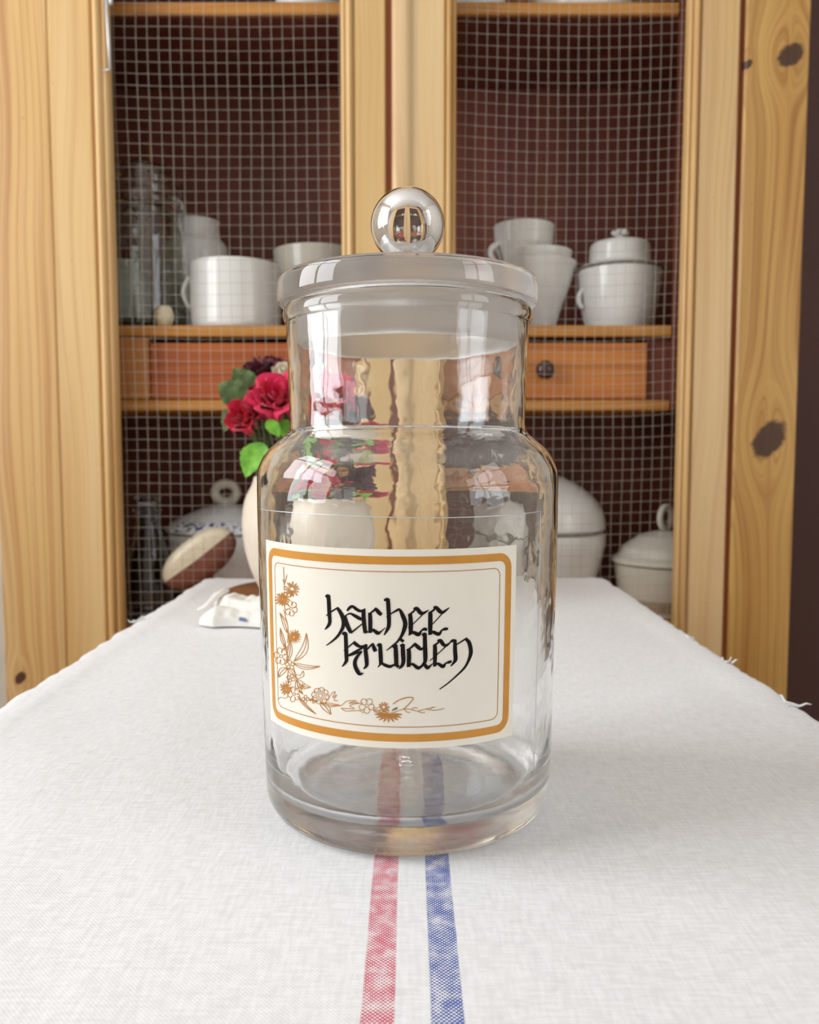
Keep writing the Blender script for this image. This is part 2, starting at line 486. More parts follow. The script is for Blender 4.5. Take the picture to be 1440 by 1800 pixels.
# shelves, drawers, rails inside
YS = 1.280
def zed(py, Y): return at(720, py, Y).z
ZS = zed(572, YS); ZSb = zed(592, YS)          # middle shelf
ZU = zed(4, YS); ZUb = zed(26, YS)             # upper shelf
ZL = zed(1072, 1.38)                           # floor of the lower compartment
IN0, IN1 = XA + .0205, XB - .0205
ZBT = zed(722, YS)
XE = at(1180, 650, YS).x          # lippings stop at the right-hand batten
for za, zb in ((ZSb, ZS), (ZUb, ZU)):
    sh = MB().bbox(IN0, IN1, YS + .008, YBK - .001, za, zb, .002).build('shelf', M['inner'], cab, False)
    MB().bbox(IN0, XE, YS - .002, YS + .0078, za, zb, .002).build('shelf_edge', M['shelf'], sh, False)
MB().bbox(XE + .001, IN1, YS - .006, YS + .0075, ZBT, Z1 - .01, .001).build('batten', M['inner'], cab, False)
MB().bbox(IN0, IN1, YS - .02, YBK - .001, ZL - .02, ZL, .002).build('shelf', M['shelf'], cab, False)
ZR = zed(703, YS); ZRb = zed(722, YS)
MB().bbox(IN0, XE, YS, YBK - .001, ZRb, ZR, .002).build('drawer_rail', M['shelf'], cab, False)
Zd1 = zed(602, YS + .004); Zd0 = ZR + .0015
def xat(px, py=650, Y=YS): return at(px, py, Y).x
def drawer(x0, x1, mat):
    d = MB().bbox(x0, x1, YS + .006, YS + .024, Zd0, Zd1, .0015).build('drawer', mat, cab, False)
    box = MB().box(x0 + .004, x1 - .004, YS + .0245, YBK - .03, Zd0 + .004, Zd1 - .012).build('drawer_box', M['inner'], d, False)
    cx = (x0 + x1) / 2; cz = (Zd0 + Zd1) / 2
    pf = [(0.004, 0.0), (0.006, .004), (0.006, .008), (.012, .012), (.0145, .018), (.012, .024), (.006, .027), (0.0003, .0278)]
    k = MB()
    k.lathe(pf, 24)
    k.v = [Vector((cx + v.x, YS + .006 - v.z, cz + v.y)) for v in k.v]
    k.build('knob', M['knob'], d)
    return d
drawer(xat(262), xat(628), M['drawer'])
M['drawer2'] = pine('pine_drawer_orange', 19.0, srgb(204, 132, 66), srgb(190, 112, 50), srgb(140, 74, 30), along='x', ringf=70, contrast=0.9)
drawer(xat(774), xat(1140), M['drawer2'])
M['block'] = pine('pine_block', 27.0, srgb(198, 140, 84), srgb(180, 118, 64), srgb(130, 76, 36), ringf=90, contrast=0.9)
MB().bbox(IN0, xat(260.5), YS + .002, YS + .03, Zd0, ZSb - .001, .001).build('drawer_divider', M['block'], cab, False)
MB().bbox(xat(629.5), xat(772.5), YS + .002, YS + .03, Zd0, ZSb - .001, .001).build('drawer_divider', M['block'], cab, False)
MB().bbox(xat(1141.5), IN1, YS + .012, YS + .03, Zd0, ZSb - .001, .001).build('drawer_divider', M['inner'], cab, False)

# ------------------------------------------------------------------ table
TX0, TX1, TY0, TY1 = -0.286, 0.272, -0.62, 1.150
TC = ((TX0 + TX1) / 2, (TY0 + TY1) / 2)
tab = empty('wooden_table', (TC[0], TC[1], 0), 'narrow wooden table under the striped linen cloth', 'table')
MB().bbox(TX0, TX1, TY0, TY1, TABLE_Z - .032, TABLE_Z - .0022, .005).build('tabletop', M['table'], tab, False)
for sx in (0, 1):
    x = TX0 + .03 if sx == 0 else TX1 - .05
    MB().bbox(x, x + .02, TY0 + .06, TY1 - .06, TABLE_Z - .13, TABLE_Z - .0325, .001).build('apron', M['table'], tab, False)
    for sy in (0, 1):
        y = TY0 + .03 if sy == 0 else TY1 - .03
        lx = TX0 + .055 if sx == 0 else TX1 - .055
        pf = [(.0005, 0), (.018, 0), (.022, .05), (.026, .4), (.030, .55), (.024, .57), (.030, .59), (.030, TABLE_Z - .033), (.0005, TABLE_Z - .033)]
        MB().lathe(pf, 20, (lx, y + (.04 if sy == 0 else -.04), 0)).build('leg', M['table'], tab, True, 40)

# ------------------------------------------------------------------ linen cloth
def cloth_material():
    t = NT('woven_linen')
    x, y, z = t.pos()
    p = 0.00082
    wx = t.noise(t.comb(t.math('MULTIPLY', x, 60), t.math('MULTIPLY', y, 60), 0.0), 1.0, 2.0)
    xw = t.math('ADD', x, t.math('MULTIPLY', t.math('SUBTRACT', wx, 0.5), 0.0012))
    u = t.math('MULTIPLY', xw, PI / p); v = t.math('MULTIPLY', y, PI / p)
    weave = t.math('MULTIPLY', t.math('SINE', u), t.math('SINE', v))
    thr = t.noise(t.comb(t.math('MULTIPLY', x, 500), t.math('MULTIPLY', y, 90), 2.0), 1.0, 2.0)
    thr2 = t.noise(t.comb(t.math('MULTIPLY', x, 90), t.math('MULTIPLY', y, 600), 5.0), 1.0, 2.0)
    blot = t.noise(t.comb(x, y, 3.0), 150.0, 3.0)
    big = t.noise(t.comb(x, y, 7.0), 14.0, 2.0)
    base = t.mix(t.ss(t.math('ADD', thr, thr2), 0.7, 1.3), srgb(231, 231, 232), srgb(242, 242, 244))
    base = t.mix(t.math('MULTIPLY', t.ss(blot, 0.5, 0.75), 0.25), base, srgb(212, 212, 213))
    # edge of the stripes wanders a little, as hand woven ones do
    sx = t.math('ADD', x, t.math('MULTIPLY', t.math('SUBTRACT', big, 0.5), 0.0012))
    def stripe(c, hw):
        d = t.math('ABSOLUTE', t.math('SUBTRACT', sx, c))
        return t.ss(d, hw + 0.0004, hw - 0.0004)
    dens = t.math('ADD', weave, t.math('MULTIPLY', t.math('SUBTRACT', blot, 0.5), 2.0))
    dots = t.ss(dens, -0.28, 0.05)
    red = t.math('MULTIPLY', stripe(-0.0102, 0.0054), dots)
    blue = t.math('MULTIPLY', stripe(0.0122, 0.0053), dots)
    c = t.mix(t.math('MULTIPLY', red, 0.93), base, srgb(206, 62, 92))
    c = t.mix(t.math('MULTIPLY', blue, 0.96), c, t.mix(blot, srgb(12, 44, 140), srgb(36, 84, 176)))
    h = t.math('ADD', t.math('MULTIPLY', weave, 0.35), t.math('ADD', thr, thr2))
    t.bump(h, 0.3, 0.0004)
    t.b.inputs['Sheen Weight'].default_value = 0.15
    return t.out(c, 0.85, 0.2)
M['linen'] = cloth_material()

CX0, CX1, CYB = -0.2915, 0.2775, 1.1555
def cloth_pt(s, tt):
    # s, tt: distance across and along the cloth from its middle line / near end
    drop_l, drop_r = 0.075, 0.07
    z = TABLE_Z; x = s; y = tt
    wob = lambda a, b, k: noise.noise(Vector((a * 23.0 + k, b * 23.0, k * 1.3)))
    def edge(over, R=0.008):
        """distance past the edge -> (outward, downward)"""
        if over <= 0: return over, 0.0
        q = R * PI / 2
        if over < q:
            a = over / R
            return R * math.sin(a), R * (1 - math.cos(a))
        return R + 0.10 * (over - q), R + (over - q) * 0.99
    k_ = 1.0 if s > 0 else 5.0
    fine = 0.0032 * noise.noise(Vector((tt * 34, 3.3 * k_, 0))) + 0.0020 * noise.noise(Vector((tt * 95, 8.3 * k_, 0)))
    ex0 = CX0 + .008 + fine; ex1 = CX1 - .008 - fine
    if s < ex0:
        o, d = edge(ex0 - s); x = ex0 - o; z -= d
    elif s > ex1:
        o, d = edge(s - ex1); x = ex1 + o; z -= d
    ey = CYB - .008
    if tt > ey:
        o, d = edge(tt - ey); y = ey + o; z = min(z, TABLE_Z - d)
    # soft ripples, a raised hem along the sides
    z += 0.0009 * wob(x, y * .5, 2.0) * (1 if abs(x) > .10 or y > .62 else 0.0)
    hem = max(0.0, 1 - abs(abs(x + .007) - 0.262) / 0.020)
    z += 0.0012 * hem * hem * (1 if y > .3 else 0.6)
    z += 0.0025 * max(0, noise.noise(Vector((x * 6 + y * 4, y * 9, 5.0)))) * max(0, min(1, (y - .62) * 4))
    return Vector((x, y, z))
cl = MB()
NS, NTT = 130, 300
S0, S1, T0, T1 = CX0 - .07, CX1 + .068, -0.40, CYB + .05
cl.grid(NS, NTT, lambda a, b: cloth_pt(S0 + (S1 - S0) * a + 0.002 * (noise.noise(Vector((b * 60, 1, a))) if a in (0, 1) else 0), T0 + (T1 - T0) * b))
cloth = cl.build_at('linen_cloth', (0, .4, TABLE_Z), M['linen'])
tag(cloth, 'off-white woven linen runner with a red and a blue stripe on the table', 'tablecloth')
def thread(p, n=5, L=.012):
    m = MB()
    for k in range(n):
        a = random.uniform(0, 2 * PI); q = Vector(p) + Vector((random.uniform(-.004, .004), random.uniform(-.004, .004), 0))
        pts = [q + Vector((math.cos(a) * L * u + .003 * noise.noise(Vector((u * 3 + k, 1, 1))), math.sin(a) * L * u, .006 * u * random.uniform(.2, 1.0))) for u in (0, .33, .66, 1)]
        m.tube(pts, [.0011, .0009, .0007, .0004], 5)
    return m
p = cloth_pt(CX1 - .004, 0.575)
thread(p, 5, .010).build('loose_thread', M['linen'], cloth)
p = cloth_pt(CX0 + .004, 0.86)
thread(p, 7, .008).build('loose_thread', M['linen'], cloth)
p = cloth_pt(CX1 - .004, 0.70)
thread(p, 3, .005).build('loose_thread', M['linen'], cloth)
p = cloth_pt(CX1 - .004, 0.78)
thread(p, 2, .004).build('loose_thread', M['linen'], cloth)

# ------------------------------------------------------------------ the glass jar
JX, JY = -0.0009, 0.419
JZ = TABLE_Z + 0.0006
jar = empty('glass_storage_jar', (JX, JY, JZ), 'large clear glass apothecary jar with ball-knobbed lid and printed label', 'jar')
# radii and heights measured from the silhouette
OUT = [(0.0003, 0.0025), (0.040, 0.0025), (0.052, 0.0012), (0.0610, 0.0000), (0.0660, 0.0006), (0.0696, 0.0030), (0.0718, 0.0070), (0.0728, 0.0125),
       (0.0735, 0.035), (0.0741, 0.060), (0.0747, 0.090), (0.0751, 0.121), (0.07535, 0.150), (0.07535, 0.1637), (0.0751, 0.1695), (0.0738, 0.1734),
       (0.0720, 0.1772), (0.0691, 0.1807), (0.0653, 0.1840), (0.0615, 0.1872), (0.0595, 0.1898), (0.0590, 0.1930), (0.0590, 0.1980), (0.0597, 0.2195), (0.0604, 0.2380),
       (0.0607, 0.2421), (0.0616, 0.2438), (0.0618, 0.2460), (0.0616, 0.2480), (0.0606, 0.2492), (0.0602, 0.2500), (0.0590, 0.2506), (0.0576, 0.2504)]
INN = [(0.0567, 0.2490), (0.0561, 0.236), (0.0555, 0.222), (0.0549, 0.205), (0.0547, 0.196), (0.0550, 0.190), (0.0566, 0.1852), (0.0592, 0.1818), (0.0625, 0.1785),
       (0.0655, 0.1750), (0.0680, 0.1705), (0.0696, 0.1650), (0.0703, 0.156), (0.0703, 0.130), (0.0698, 0.095), (0.0692, 0.060), (0.0686, 0.036), (0.0677, 0.026),
       (0.0655, 0.0190), (0.0615, 0.0145), (0.0560, 0.0122), (0.045, 0.0112), (0.030, 0.0118), (0.015, 0.0128), (0.0003, 0.0132)]
def subdiv(pts, n=2):
    """Catmull-Rom refinement of a profile"""
    o = []
    P = [Vector(p) for p in pts]
    for i in range(len(P) - 1):
        p0 = P[max(i - 1, 0)]; p1 = P[i]; p2 = P[i + 1]; p3 = P[min(i + 2, len(P) - 1)]
        for k in range(n):
            t = k / n
            o.append(tuple(0.5 * ((2 * p1) + (p2 - p0) * t + (2 * p0 - 5 * p1 + 4 * p2 - p3) * t * t + (3 * p1 - p0 - 3 * p2 + p3) * t ** 3)))
    o.append(tuple(P[-1]))
    return o
def wob_in(a, z, r):
    k = min(1.0, r / .03)
    return k * (0.00022 * noise.noise(Vector((math.cos(a) * 2.2, math.sin(a) * 2.2, z * 26))) + 0.00012 * noise.noise(Vector((math.cos(a) * 7, math.sin(a) * 7, z * 60 + 4))))
def wob_out(a, z, r):
    return min(1.0, r / .03) * 0.00006 * noise.noise(Vector((math.cos(a) * 3, math.sin(a) * 3, z * 30 + 9)))
n_out = len(subdiv(OUT))
prof = subdiv(OUT) + subdiv(INN)
jb = MB()
jb.lathe(prof, 160, (JX, JY, JZ), False, lambda a, z, r: (wob_out if z > 100 else wob_in)(a, z, r))
body = jb.build('jar_body', M['glass'], jar, True, None, True)

# lid: cap with a hollow ground stopper below it
LT = 0.2642                     # top of the lid rim
lid_prof = [(0.0003, LT + .0015), (0.030, LT + .0012), (0.055, LT + .0006), (0.0622, LT - .0003), (0.0640, LT - .0022), (0.0645, LT - .0060),
            (0.0645, LT - .0105), (0.0640, LT - .0125), (0.0630, LT - .0134), (0.0624, LT - .0128), (0.0618, LT - .0116), (0.0590, LT - .0108), (0.0568, LT - .0112),
            (0.0560, LT - .0135), (0.0553, LT - .024), (0.0545, LT - .0320), (0.0532, LT - .0332), (0.0514, LT - .0322), (0.0504, LT - .024), (0.0492, LT - .013),
            (0.0465, LT - .0090), (0.040, LT - .0074), (0.0003, LT - .0068)]
lid = MB().lathe(subdiv(lid_prof), 160, (JX, JY, JZ)).build('lid', M['glass_lid'], jar, True, None, True)
# ball knob
kr = 0.01834; kz = 0.2911
kp = [(0.0003, LT + .0019), (.0105, LT + .0019), (.0100, LT + .0040), (.0092, LT + .0070)]
a0 = math.asin(.0100 / kr)
kp += [(kr * math.sin(PI - a) if a > 0 else 0.0003, kz + kr * math.cos(PI - a)) for a in [a0 + (PI - a0 - .01) * k / 30 for k in range(31)]]
kp += [(0.0003, kz + kr)]
MB().lathe(kp, 96, (JX, JY, JZ)).build('knob', M['glass_knob'], lid, True, None, True)

bm_ = MB(); bz = JZ + .0140
for seg in ([(-.003, -.006), (-.003, .006)], [(-.003, .006), (.0015, .0055), (.003, .0032), (.0012, .0006), (-.003, .0)], [(-.003, .0), (.002, -.0006), (.0036, -.003), (.002, -.0056), (-.003, -.006)]):
    bm_.tube([(JX - .001 + x, JY + .012 + y * 1.3, bz) for x, y in seg], .0006, 6)
bm_.build('raised_mark', M['glass_knob'], jar)

# ---- label: printed paper on the curved front
def jr(z):                       # outer radius of the jar at height z above its base
    for (r0, z0), (r1, z1) in zip(OUT[7:12], OUT[8:13]):
        if z0 <= z <= z1: return r0 + (r1 - r0) * (z - z0) / (z1 - z0)
    return 0.0753
def on_jar(s, z, lift):          # s: arc length from the front line
    r = jr(z) + lift; a = s / 0.0746
    return Vector((JX + r * math.sin(a), JY - r * math.cos(a), JZ + z))
def lab(px, py):
    """arc position and height on the jar front of a mark at photo pixel"""
    u = (px - 720) / FPX; v = (900 - py) / FPX
    d = Vector((u, math.cos(PITCH) + v * math.sin(PITCH), -math.sin(PITCH) + v * math.cos(PITCH)))
    o = Vector((0, 0, CAMZ)); R = 0.0746
    for _ in range(3):
        A = d.x ** 2 + d.y ** 2; B = 2 * ((o.x - JX) * d.x + (o.y - JY) * d.y); C = (o.x - JX) ** 2 + (o.y - JY) ** 2 - R * R
        D = max(B * B - 4 * A * C, 0.0)
        p = o + d * ((-B - math.sqrt(D)) / (2 * A))
        R = jr(p.z - JZ) + 0.0005
    return math.atan2(p.x - JX, JY - p.y) * 0.0746, p.z - JZ
LS0 = -0.0790; LS1 = lab(906, 1100)[0]
LZ1 = lab(717, 966)[1]; LZ0 = lab(717, 1316)[1]
def paper_material():
    t = NT('cream_label_paper')
    g = t.n('ShaderNodeNewGeometry')
    n = t.noise(g.outputs['Position'], 60.0, 3)
    return t.out(t.mix(n, srgb(236, 230, 216), srgb(242, 238, 226)), 0.35, 0.5)
M['paper'] = paper_material()
M['gold'] = plain('ochre_print', srgb(206, 142, 52), 0.35, 0.05, 90)
M['gold_fine'] = plain('ochre_line_print', srgb(186, 122, 42), 0.4, 0.08, 120)
M['ink'] = plain('black_ink', srgb(24, 18, 20), 0.7, 0.1, 200, 0.15)
def jar_sheet(s0, s1, z0, z1, lo, hi, ns, nz):
    m = MB()
    m.grid(ns, nz, lambda a, b: on_jar(s0 + (s1 - s0) * a, z0 + (z1 - z0) * b, hi))
    m.grid(ns, nz, lambda a, b: on_jar(s1 + (s0 - s1) * a, z0 + (z1 - z0) * b, lo))
    n = (ns + 1) * (nz + 1)
    A = lambda i, j: j * (ns + 1) + i
    Bk = lambda i, j: n + j * (ns + 1) + (ns - i)
    for i in range(ns):
        m.f.append((A(i + 1, 0), A(i, 0), Bk(i, 0), Bk(i + 1, 0)))
        m.f.append((A(i, nz), A(i + 1, nz), Bk(i + 1, nz), Bk(i, nz)))
    for j in range(nz):
        m.f.append((A(0, j), A(0, j + 1), Bk(0, j + 1), Bk(0, j)))
        m.f.append((A(ns, j + 1), A(ns, j), Bk(ns, j), Bk(ns, j + 1)))
    return m
label = jar_sheet(LS0, LS1, LZ0, LZ1, 0.00025, 0.00040, 60, 12).build('label', M['paper'], jar, True, 40)
tag(label, 'cream paper label with ochre border')
def rrect(s0, s1, z0, z1, r, n=6):
    pts = []
    for cx, cz, a0 in ((s1 - r, z1 - r, 0), (s0 + r, z1 - r, PI / 2), (s0 + r, z0 + r, PI), (s1 - r, z0 + r, 3 * PI / 2)):
        for k in range(n + 1):
            a = a0 + PI / 2 * k / n
            pts.append((cx + r * math.cos(a), cz + r * math.sin(a)))
    out = []                                  # refine straights so that they follow the curve
    for i, p in enumerate(pts):
        q = pts[(i + 1) % len(pts)]
        L = math.dist(p, q); k = max(1, int(L / .002))
        for j in range(k): out.append((p[0] + (q[0] - p[0]) * j / k, p[1] + (q[1] - p[1]) * j / k))
    return out
def frame_band(inset, w, rad, lift):
    m = MB()
    c = rrect(LS0 + inset + w / 2, LS1 - inset - w / 2, LZ0 + inset + w / 2, LZ1 - inset - w / 2, rad)
    n = len(c); vs = []
    for i, p in enumerate(c):
        a = Vector(c[(i + 1) % n]) - Vector(c[i - 1]); a.normalize()
        nn = Vector((a.y, -a.x)) * w / 2
        vs += [on_jar(p[0] + nn.x, p[1] + nn.y, lift), on_jar(p[0] - nn.x, p[1] - nn.y, lift)]
    fs = [(2 * i, 2 * ((i + 1) % n), 2 * ((i + 1) % n) + 1, 2 * i + 1) for i in range(n)]
    return m.add(vs, fs)
frame_band(0.0030, 0.0034, 0.0050, 0.00052).build('border', M['gold'], label)
frame_band(0.0093, 0.00034, 0.0032, 0.00052).build('border_line', M['gold_fine'], label)
def stroke(m, pts, lift, frame):
    """pen stroke: points (x, y, width) in a traced frame (ox, oy, scale) of the label print"""
    ox, oy, sc = frame
    P = [(ox + x * sc, oy + y * sc, w * sc) for x, y, w in pts]
    # smooth
    Q = []
    for i in range(len(P) - 1):
        p0, p1, p2, p3 = (Vector(P[max(i - 1, 0)]), Vector(P[i]), Vector(P[i + 1]), Vector(P[min(i + 2, len(P) - 1)]))
        nn = 4 if len(P) > 2 else 2
        for k in range(nn):
            t = k / nn
            Q.append(0.5 * ((2 * p1) + (p2 - p0) * t + (2 * p0 - 5 * p1 + 4 * p2 - p3) * t * t + (3 * p1 - p0 - 3 * p2 + p3) * t ** 3))
    Q.append(Vector(P[-1]))
    vs = []
    for i, q in enumerate(Q):
        a = Q[min(i + 1, len(Q) - 1)] - Q[max(i - 1, 0)]
        a = Vector((a.x, a.y))
        if a.length < 1e-6: a = Vector((1, 0))
        a.normalize(); w = max(q.z, 0.4) / 2
        for sgn in (-1, 1):
            s, z = lab(q.x - a.y * w * sgn, q.y + a.x * w * sgn)
            vs.append(on_jar(s, z, lift))
    m.add(vs, [(2 * i, 2 * i + 1, 2 * i + 3, 2 * i + 2) for i in range(len(Q) - 1)])
FA = (560, 1035, 140 / 1440); FB = (690, 1035, 150 / 1440)
LET = {
 'letter_h': [(FA, [(128, 148, 40), (165, 128, 52), (200, 140, 40)]), (FA, [(178, 120, 58), (187, 260, 60), (195, 450, 58), (204, 590, 52), (178, 665, 46), (112, 738, 10)]),
       (FA, [(138, 487, 12), (215, 425, 22), (350, 338, 20)]),
       (FA, [(335, 340, 40), (392, 420, 58), (440, 520, 66), (455, 620, 62), (428, 725, 50), (350, 850, 38), (250, 945, 26), (140, 1025, 10)])],
 'letter_a': [(FA, [(515, 400, 26), (560, 345, 44), (615, 318, 42), (690, 372, 50), (765, 402, 40), (852, 358, 12)]),
       (FA, [(482, 488, 16), (565, 447, 25), (640, 478, 45), (735, 532, 55), (800, 560, 30)]),
       (FA, [(815, 385, 62), (815, 500, 64), (828, 650, 66), (846, 800, 58)]), (FA, [(838, 798, 30), (890, 768, 34)]),
       (FA, [(487, 480, 22), (500, 590, 58), (538, 700, 66), (588, 795, 50)]), (FA, [(585, 800, 26), (690, 715, 22), (790, 635, 16)])],
 'letter_c': [(FA, [(930, 430, 58), (936, 600, 66), (935, 795, 58)]), (FA, [(905, 462, 18), (985, 405, 30), (1045, 350, 36)]),
       (FA, [(1030, 355, 46), (1088, 425, 64), (1140, 472, 50)]), (FA, [(915, 795, 20), (985, 745, 45), (1070, 800, 58), (1130, 772, 22), (1208, 702, 10)])],
 'letter_h.001': [(FA, [(1185, 212, 30), (1235, 190, 48), (1280, 195, 30)]), (FA, [(1254, 185, 62), (1265, 350, 66), (1275, 600, 62), (1258, 710, 56), (1185, 840, 14)]),
       (FA, [(1228, 512, 12), (1310, 452, 18), (1440, 385, 22)]),
       (FB, [(-10, 412, 16), (70, 362, 26), (120, 352, 36), (170, 445, 60), (215, 570, 66), (200, 680, 60), (150, 800, 42), (80, 895, 28), (0, 962, 22), (-100, 1042, 10)])],
 'letter_e': [(FB, [(298, 425, 58), (310, 580, 66), (308, 765, 58)]), (FB, [(262, 445, 18), (340, 395, 26), (375, 362, 25)]),
       (FB, [(360, 352, 40), (412, 335, 56), (468, 400, 60), (520, 412, 42), (612, 358, 10)]), (FB, [(515, 430, 14), (345, 598, 12), (262, 662, 8)]),
       (FB, [(272, 785, 16), (345, 735, 45), (440, 770, 58), (490, 705, 22), (540, 680, 45), (585, 690, 40)])],
 'letter_e.001': [(FB, [(640, 400, 60), (640, 580, 66), (636, 775, 54)]), (FB, [(610, 410, 20), (690, 365, 28), (715, 330, 30)]),
       (FB, [(695, 325, 40), (740, 318, 52), (798, 378, 60), (855, 395, 42), (960, 318, 10)]), (FB, [(855, 405, 14), (680, 595, 12)]),
       (FB, [(612, 778, 20), (680, 730, 45), (780, 765, 52), (835, 700, 22), (885, 680, 42), (940, 672, 30)])],
 'letter_k': [(FA, [(430, 822, 34), (470, 802, 50), (505, 815, 36)]), (FA, [(488, 800, 58), (497, 1000, 60), (503, 1200, 60), (500, 1310, 52), (425, 1408, 10)]),
       (FA, [(455, 1117, 10), (530, 1060, 18), (655, 955, 22)]), (FA, [(630, 958, 46), (690, 1012, 55), (765, 1045, 38), (872, 1008, 12)]),
       (FA, [(835, 1045, 26), (700, 1118, 34), (540, 1205, 26)]), (FA, [(540, 1212, 24), (650, 1172, 34), (790, 1128, 18)]),
       (FA, [(782, 1135, 22), (705, 1220, 46), (660, 1310, 58), (665, 1400, 62), (715, 1505, 64), (755, 1542, 44), (812, 1520, 10)])],
 'letter_r': [(FA, [(862, 1000, 40), (850, 1100, 62), (870, 1300, 64), (866, 1390, 52), (812, 1452, 10)]), (FA, [(880, 1098, 18), (955, 1015, 28), (1000, 992, 30)]),
       (FA, [(980, 1000, 40), (1008, 1080, 62), (1034, 1132, 56)])],
 'letter_u': [(FA, [(1058, 1032, 26), (1100, 1008, 46), (1140, 1012, 30)]), (FA, [(1112, 1000, 58), (1124, 1200, 66), (1130, 1375, 60)]),
       (FA, [(1072, 1418, 14), (1140, 1352, 30), (1200, 1378, 48), (1300, 1405, 46), (1392, 1350, 14)]),
       (FB, [(0, 985, 40), (45, 960, 50), (85, 965, 30)]), (FB, [(52, 955, 56), (60, 1100, 66), (68, 1310, 60)]), (FB, [(70, 1325, 34), (118, 1296, 22)])],
 'letter_i': [(FB, [(128, 845, 40), (188, 892, 46)]), (FB, [(132, 972, 28), (170, 950, 46), (208, 962, 28)]),
       (FB, [(172, 950, 58), (180, 1100, 66), (184, 1230, 58), (160, 1300, 46), (108, 1350, 14)])],
 'letter_d': [(FB, [(238, 1035, 18), (310, 995, 26), (385, 925, 36)]), (FB, [(275, 1012, 56), (280, 1150, 64), (272, 1318, 54)]),
       (FB, [(370, 925, 44), (430, 982, 58), (480, 1018, 42), (520, 1000, 26)]), (FB, [(498, 785, 28), (540, 762, 44), (575, 770, 28)]),
       (FB, [(547, 755, 56), (550, 950, 62), (556, 1150, 64), (545, 1240, 48), (478, 1322, 28)]),
       (FB, [(248, 1318, 20), (330, 1268, 35), (425, 1332, 54), (485, 1310, 34), (550, 1240, 30)]), (FB, [(535, 1262, 40), (588, 1330, 58), (640, 1300, 24), (682, 1258, 10)])],
 'letter_e.002': [(FB, [(717, 942, 54), (720, 1100, 62), (713, 1310, 46)]), (FB, [(688, 958, 18), (760, 920, 25), (790, 885, 28)]),
       (FB, [(762, 888, 40), (812, 875, 54), (850, 930, 56), (905, 958, 38), (985, 898, 14)]), (FB, [(915, 960, 14), (750, 1112, 12), (630, 1216, 9)]),
       (FB, [(688, 1312, 16), (760, 1262, 35), (850, 1310, 56), (900, 1258, 20), (950, 1240, 40), (998, 1222, 30)])],
 'letter_n': [(FB, [(975, 902, 18), (1020, 875, 44), (1080, 880, 36)]), (FB, [(1056, 870, 48), (1058, 1050, 60), (1066, 1180, 58), (1040, 1240, 38), (982, 1308, 10)]),
       (FB, [(1085, 940, 18), (1215, 858, 20), (1255, 832, 26)]),
       (FB, [(1230, 838, 44), (1290, 900, 56), (1320, 1010, 58), (1320, 1100, 54), (1280, 1220, 36), (1210, 1340, 28), (1080, 1470, 20), (930, 1600, 16), (795, 1695, 12)])],
}
for nm, strokes in LET.items():
    m = MB()
    for k, (fr, pts) in enumerate(strokes):
        stroke(m, [(x, y, w * 1.12 + 3) for x, y, w in pts], 0.00054 + k * 0.000012, fr)
    m.build(nm.split('.')[0], M['ink'], label)

# ---- ochre line drawing of flowers
FC = (470, 990, 110 / 707); FD = (540, 1190, 250 / 1440)
class Draw:
    def __init__(self, fr, w): self.fr = fr; self.w = w; self.m = MB(); self.k = 0
    def line(self, pts, w=None):
        self.k += 1
        stroke(self.m, [(x, y, w or self.w) for x, y in pts], 0.00053 + (self.k % 8) * 0.000006, self.fr)
    def daisy(self, cx, cy, r, n=14, r0=None, rnd=.2):
        r0 = r0 or r * .25
        for k in range(n):
            a = 2 * PI * k / n + random.uniform(-.1, .1); q = r * random.uniform(1 - rnd, 1)
            b = PI / n * 0.75
            self.line([(cx + r0 * math.cos(a - b), cy + r0 * math.sin(a - b)), (cx + q * .7 * math.cos(a - b * .6), cy + q * .7 * math.sin(a - b * .6)), (cx + q * math.cos(a), cy + q * math.sin(a)),
                       (cx + q * .7 * math.cos(a + b * .6), cy + q * .7 * math.sin(a + b * .6)), (cx + r0 * math.cos(a + b), cy + r0 * math.sin(a + b))])
    def spikes(self, cx, cy, r, n=16):
        for k in range(n):
            a = 2 * PI * k / n; q = r * random.uniform(.75, 1)
            self.line([(cx + r * .1 * math.cos(a), cy + r * .1 * math.sin(a)), (cx + q * math.cos(a), cy + q * math.sin(a))])
    def petals(self, cx, cy, r, n=5, rot=0, sq=1.0):
        for k in range(n):
            a = rot + 2 * PI * k / n; px, py = cx + r * .62 * math.cos(a), cy + r * .62 * math.sin(a) * sq
            self.line([(px + r * .36 * math.cos(a + t) , py + r * .36 * math.sin(a + t) * sq) for t in [-2.6 + 5.2 * j / 8 for j in range(9)]])
        self.line([(cx + r * .22 * math.cos(t), cy + r * .22 * math.sin(t)) for t in [2 * PI * j / 8 for j in range(9)]])
    def leaf(self, a, b, bend, wd):
        ax, ay = a; bx, by = b; dx, dy = bx - ax, by - ay; L = math.hypot(dx, dy); nx, ny = -dy / L, dx / L
        for s in (-1, 1, 0):
            self.line([(ax + dx * t + nx * (bend * math.sin(PI * t) + s * wd * math.sin(PI * t ** .8)), ay + dy * t + ny * (bend * math.sin(PI * t) + s * wd * math.sin(PI * t ** .8))) for t in (0, .2, .4, .6, .8, 1)])
dr1 = Draw(FC, 6.5)
dr1.line([(183, 40), (185, 110), (190, 200), (188, 290)]); dr1.line([(220, 130), (205, 200), (190, 240)]); dr1.line([(175, 180), (192, 240)])
dr1.daisy(275, 295, 95, 14); dr1.spikes(270, 330, 40, 10); dr1.daisy(172, 405, 90, 15); dr1.spikes(172, 405, 60, 14); dr1.petals(265, 510, 75, 6, .3, 1.2)
dr1.line([(185, 520), (205, 610), (228, 700), (235, 800), (225, 900)]); dr1.leaf((225, 790), (140, 560), 12, 24); dr1.leaf((205, 950), (145, 730), -8, 20)
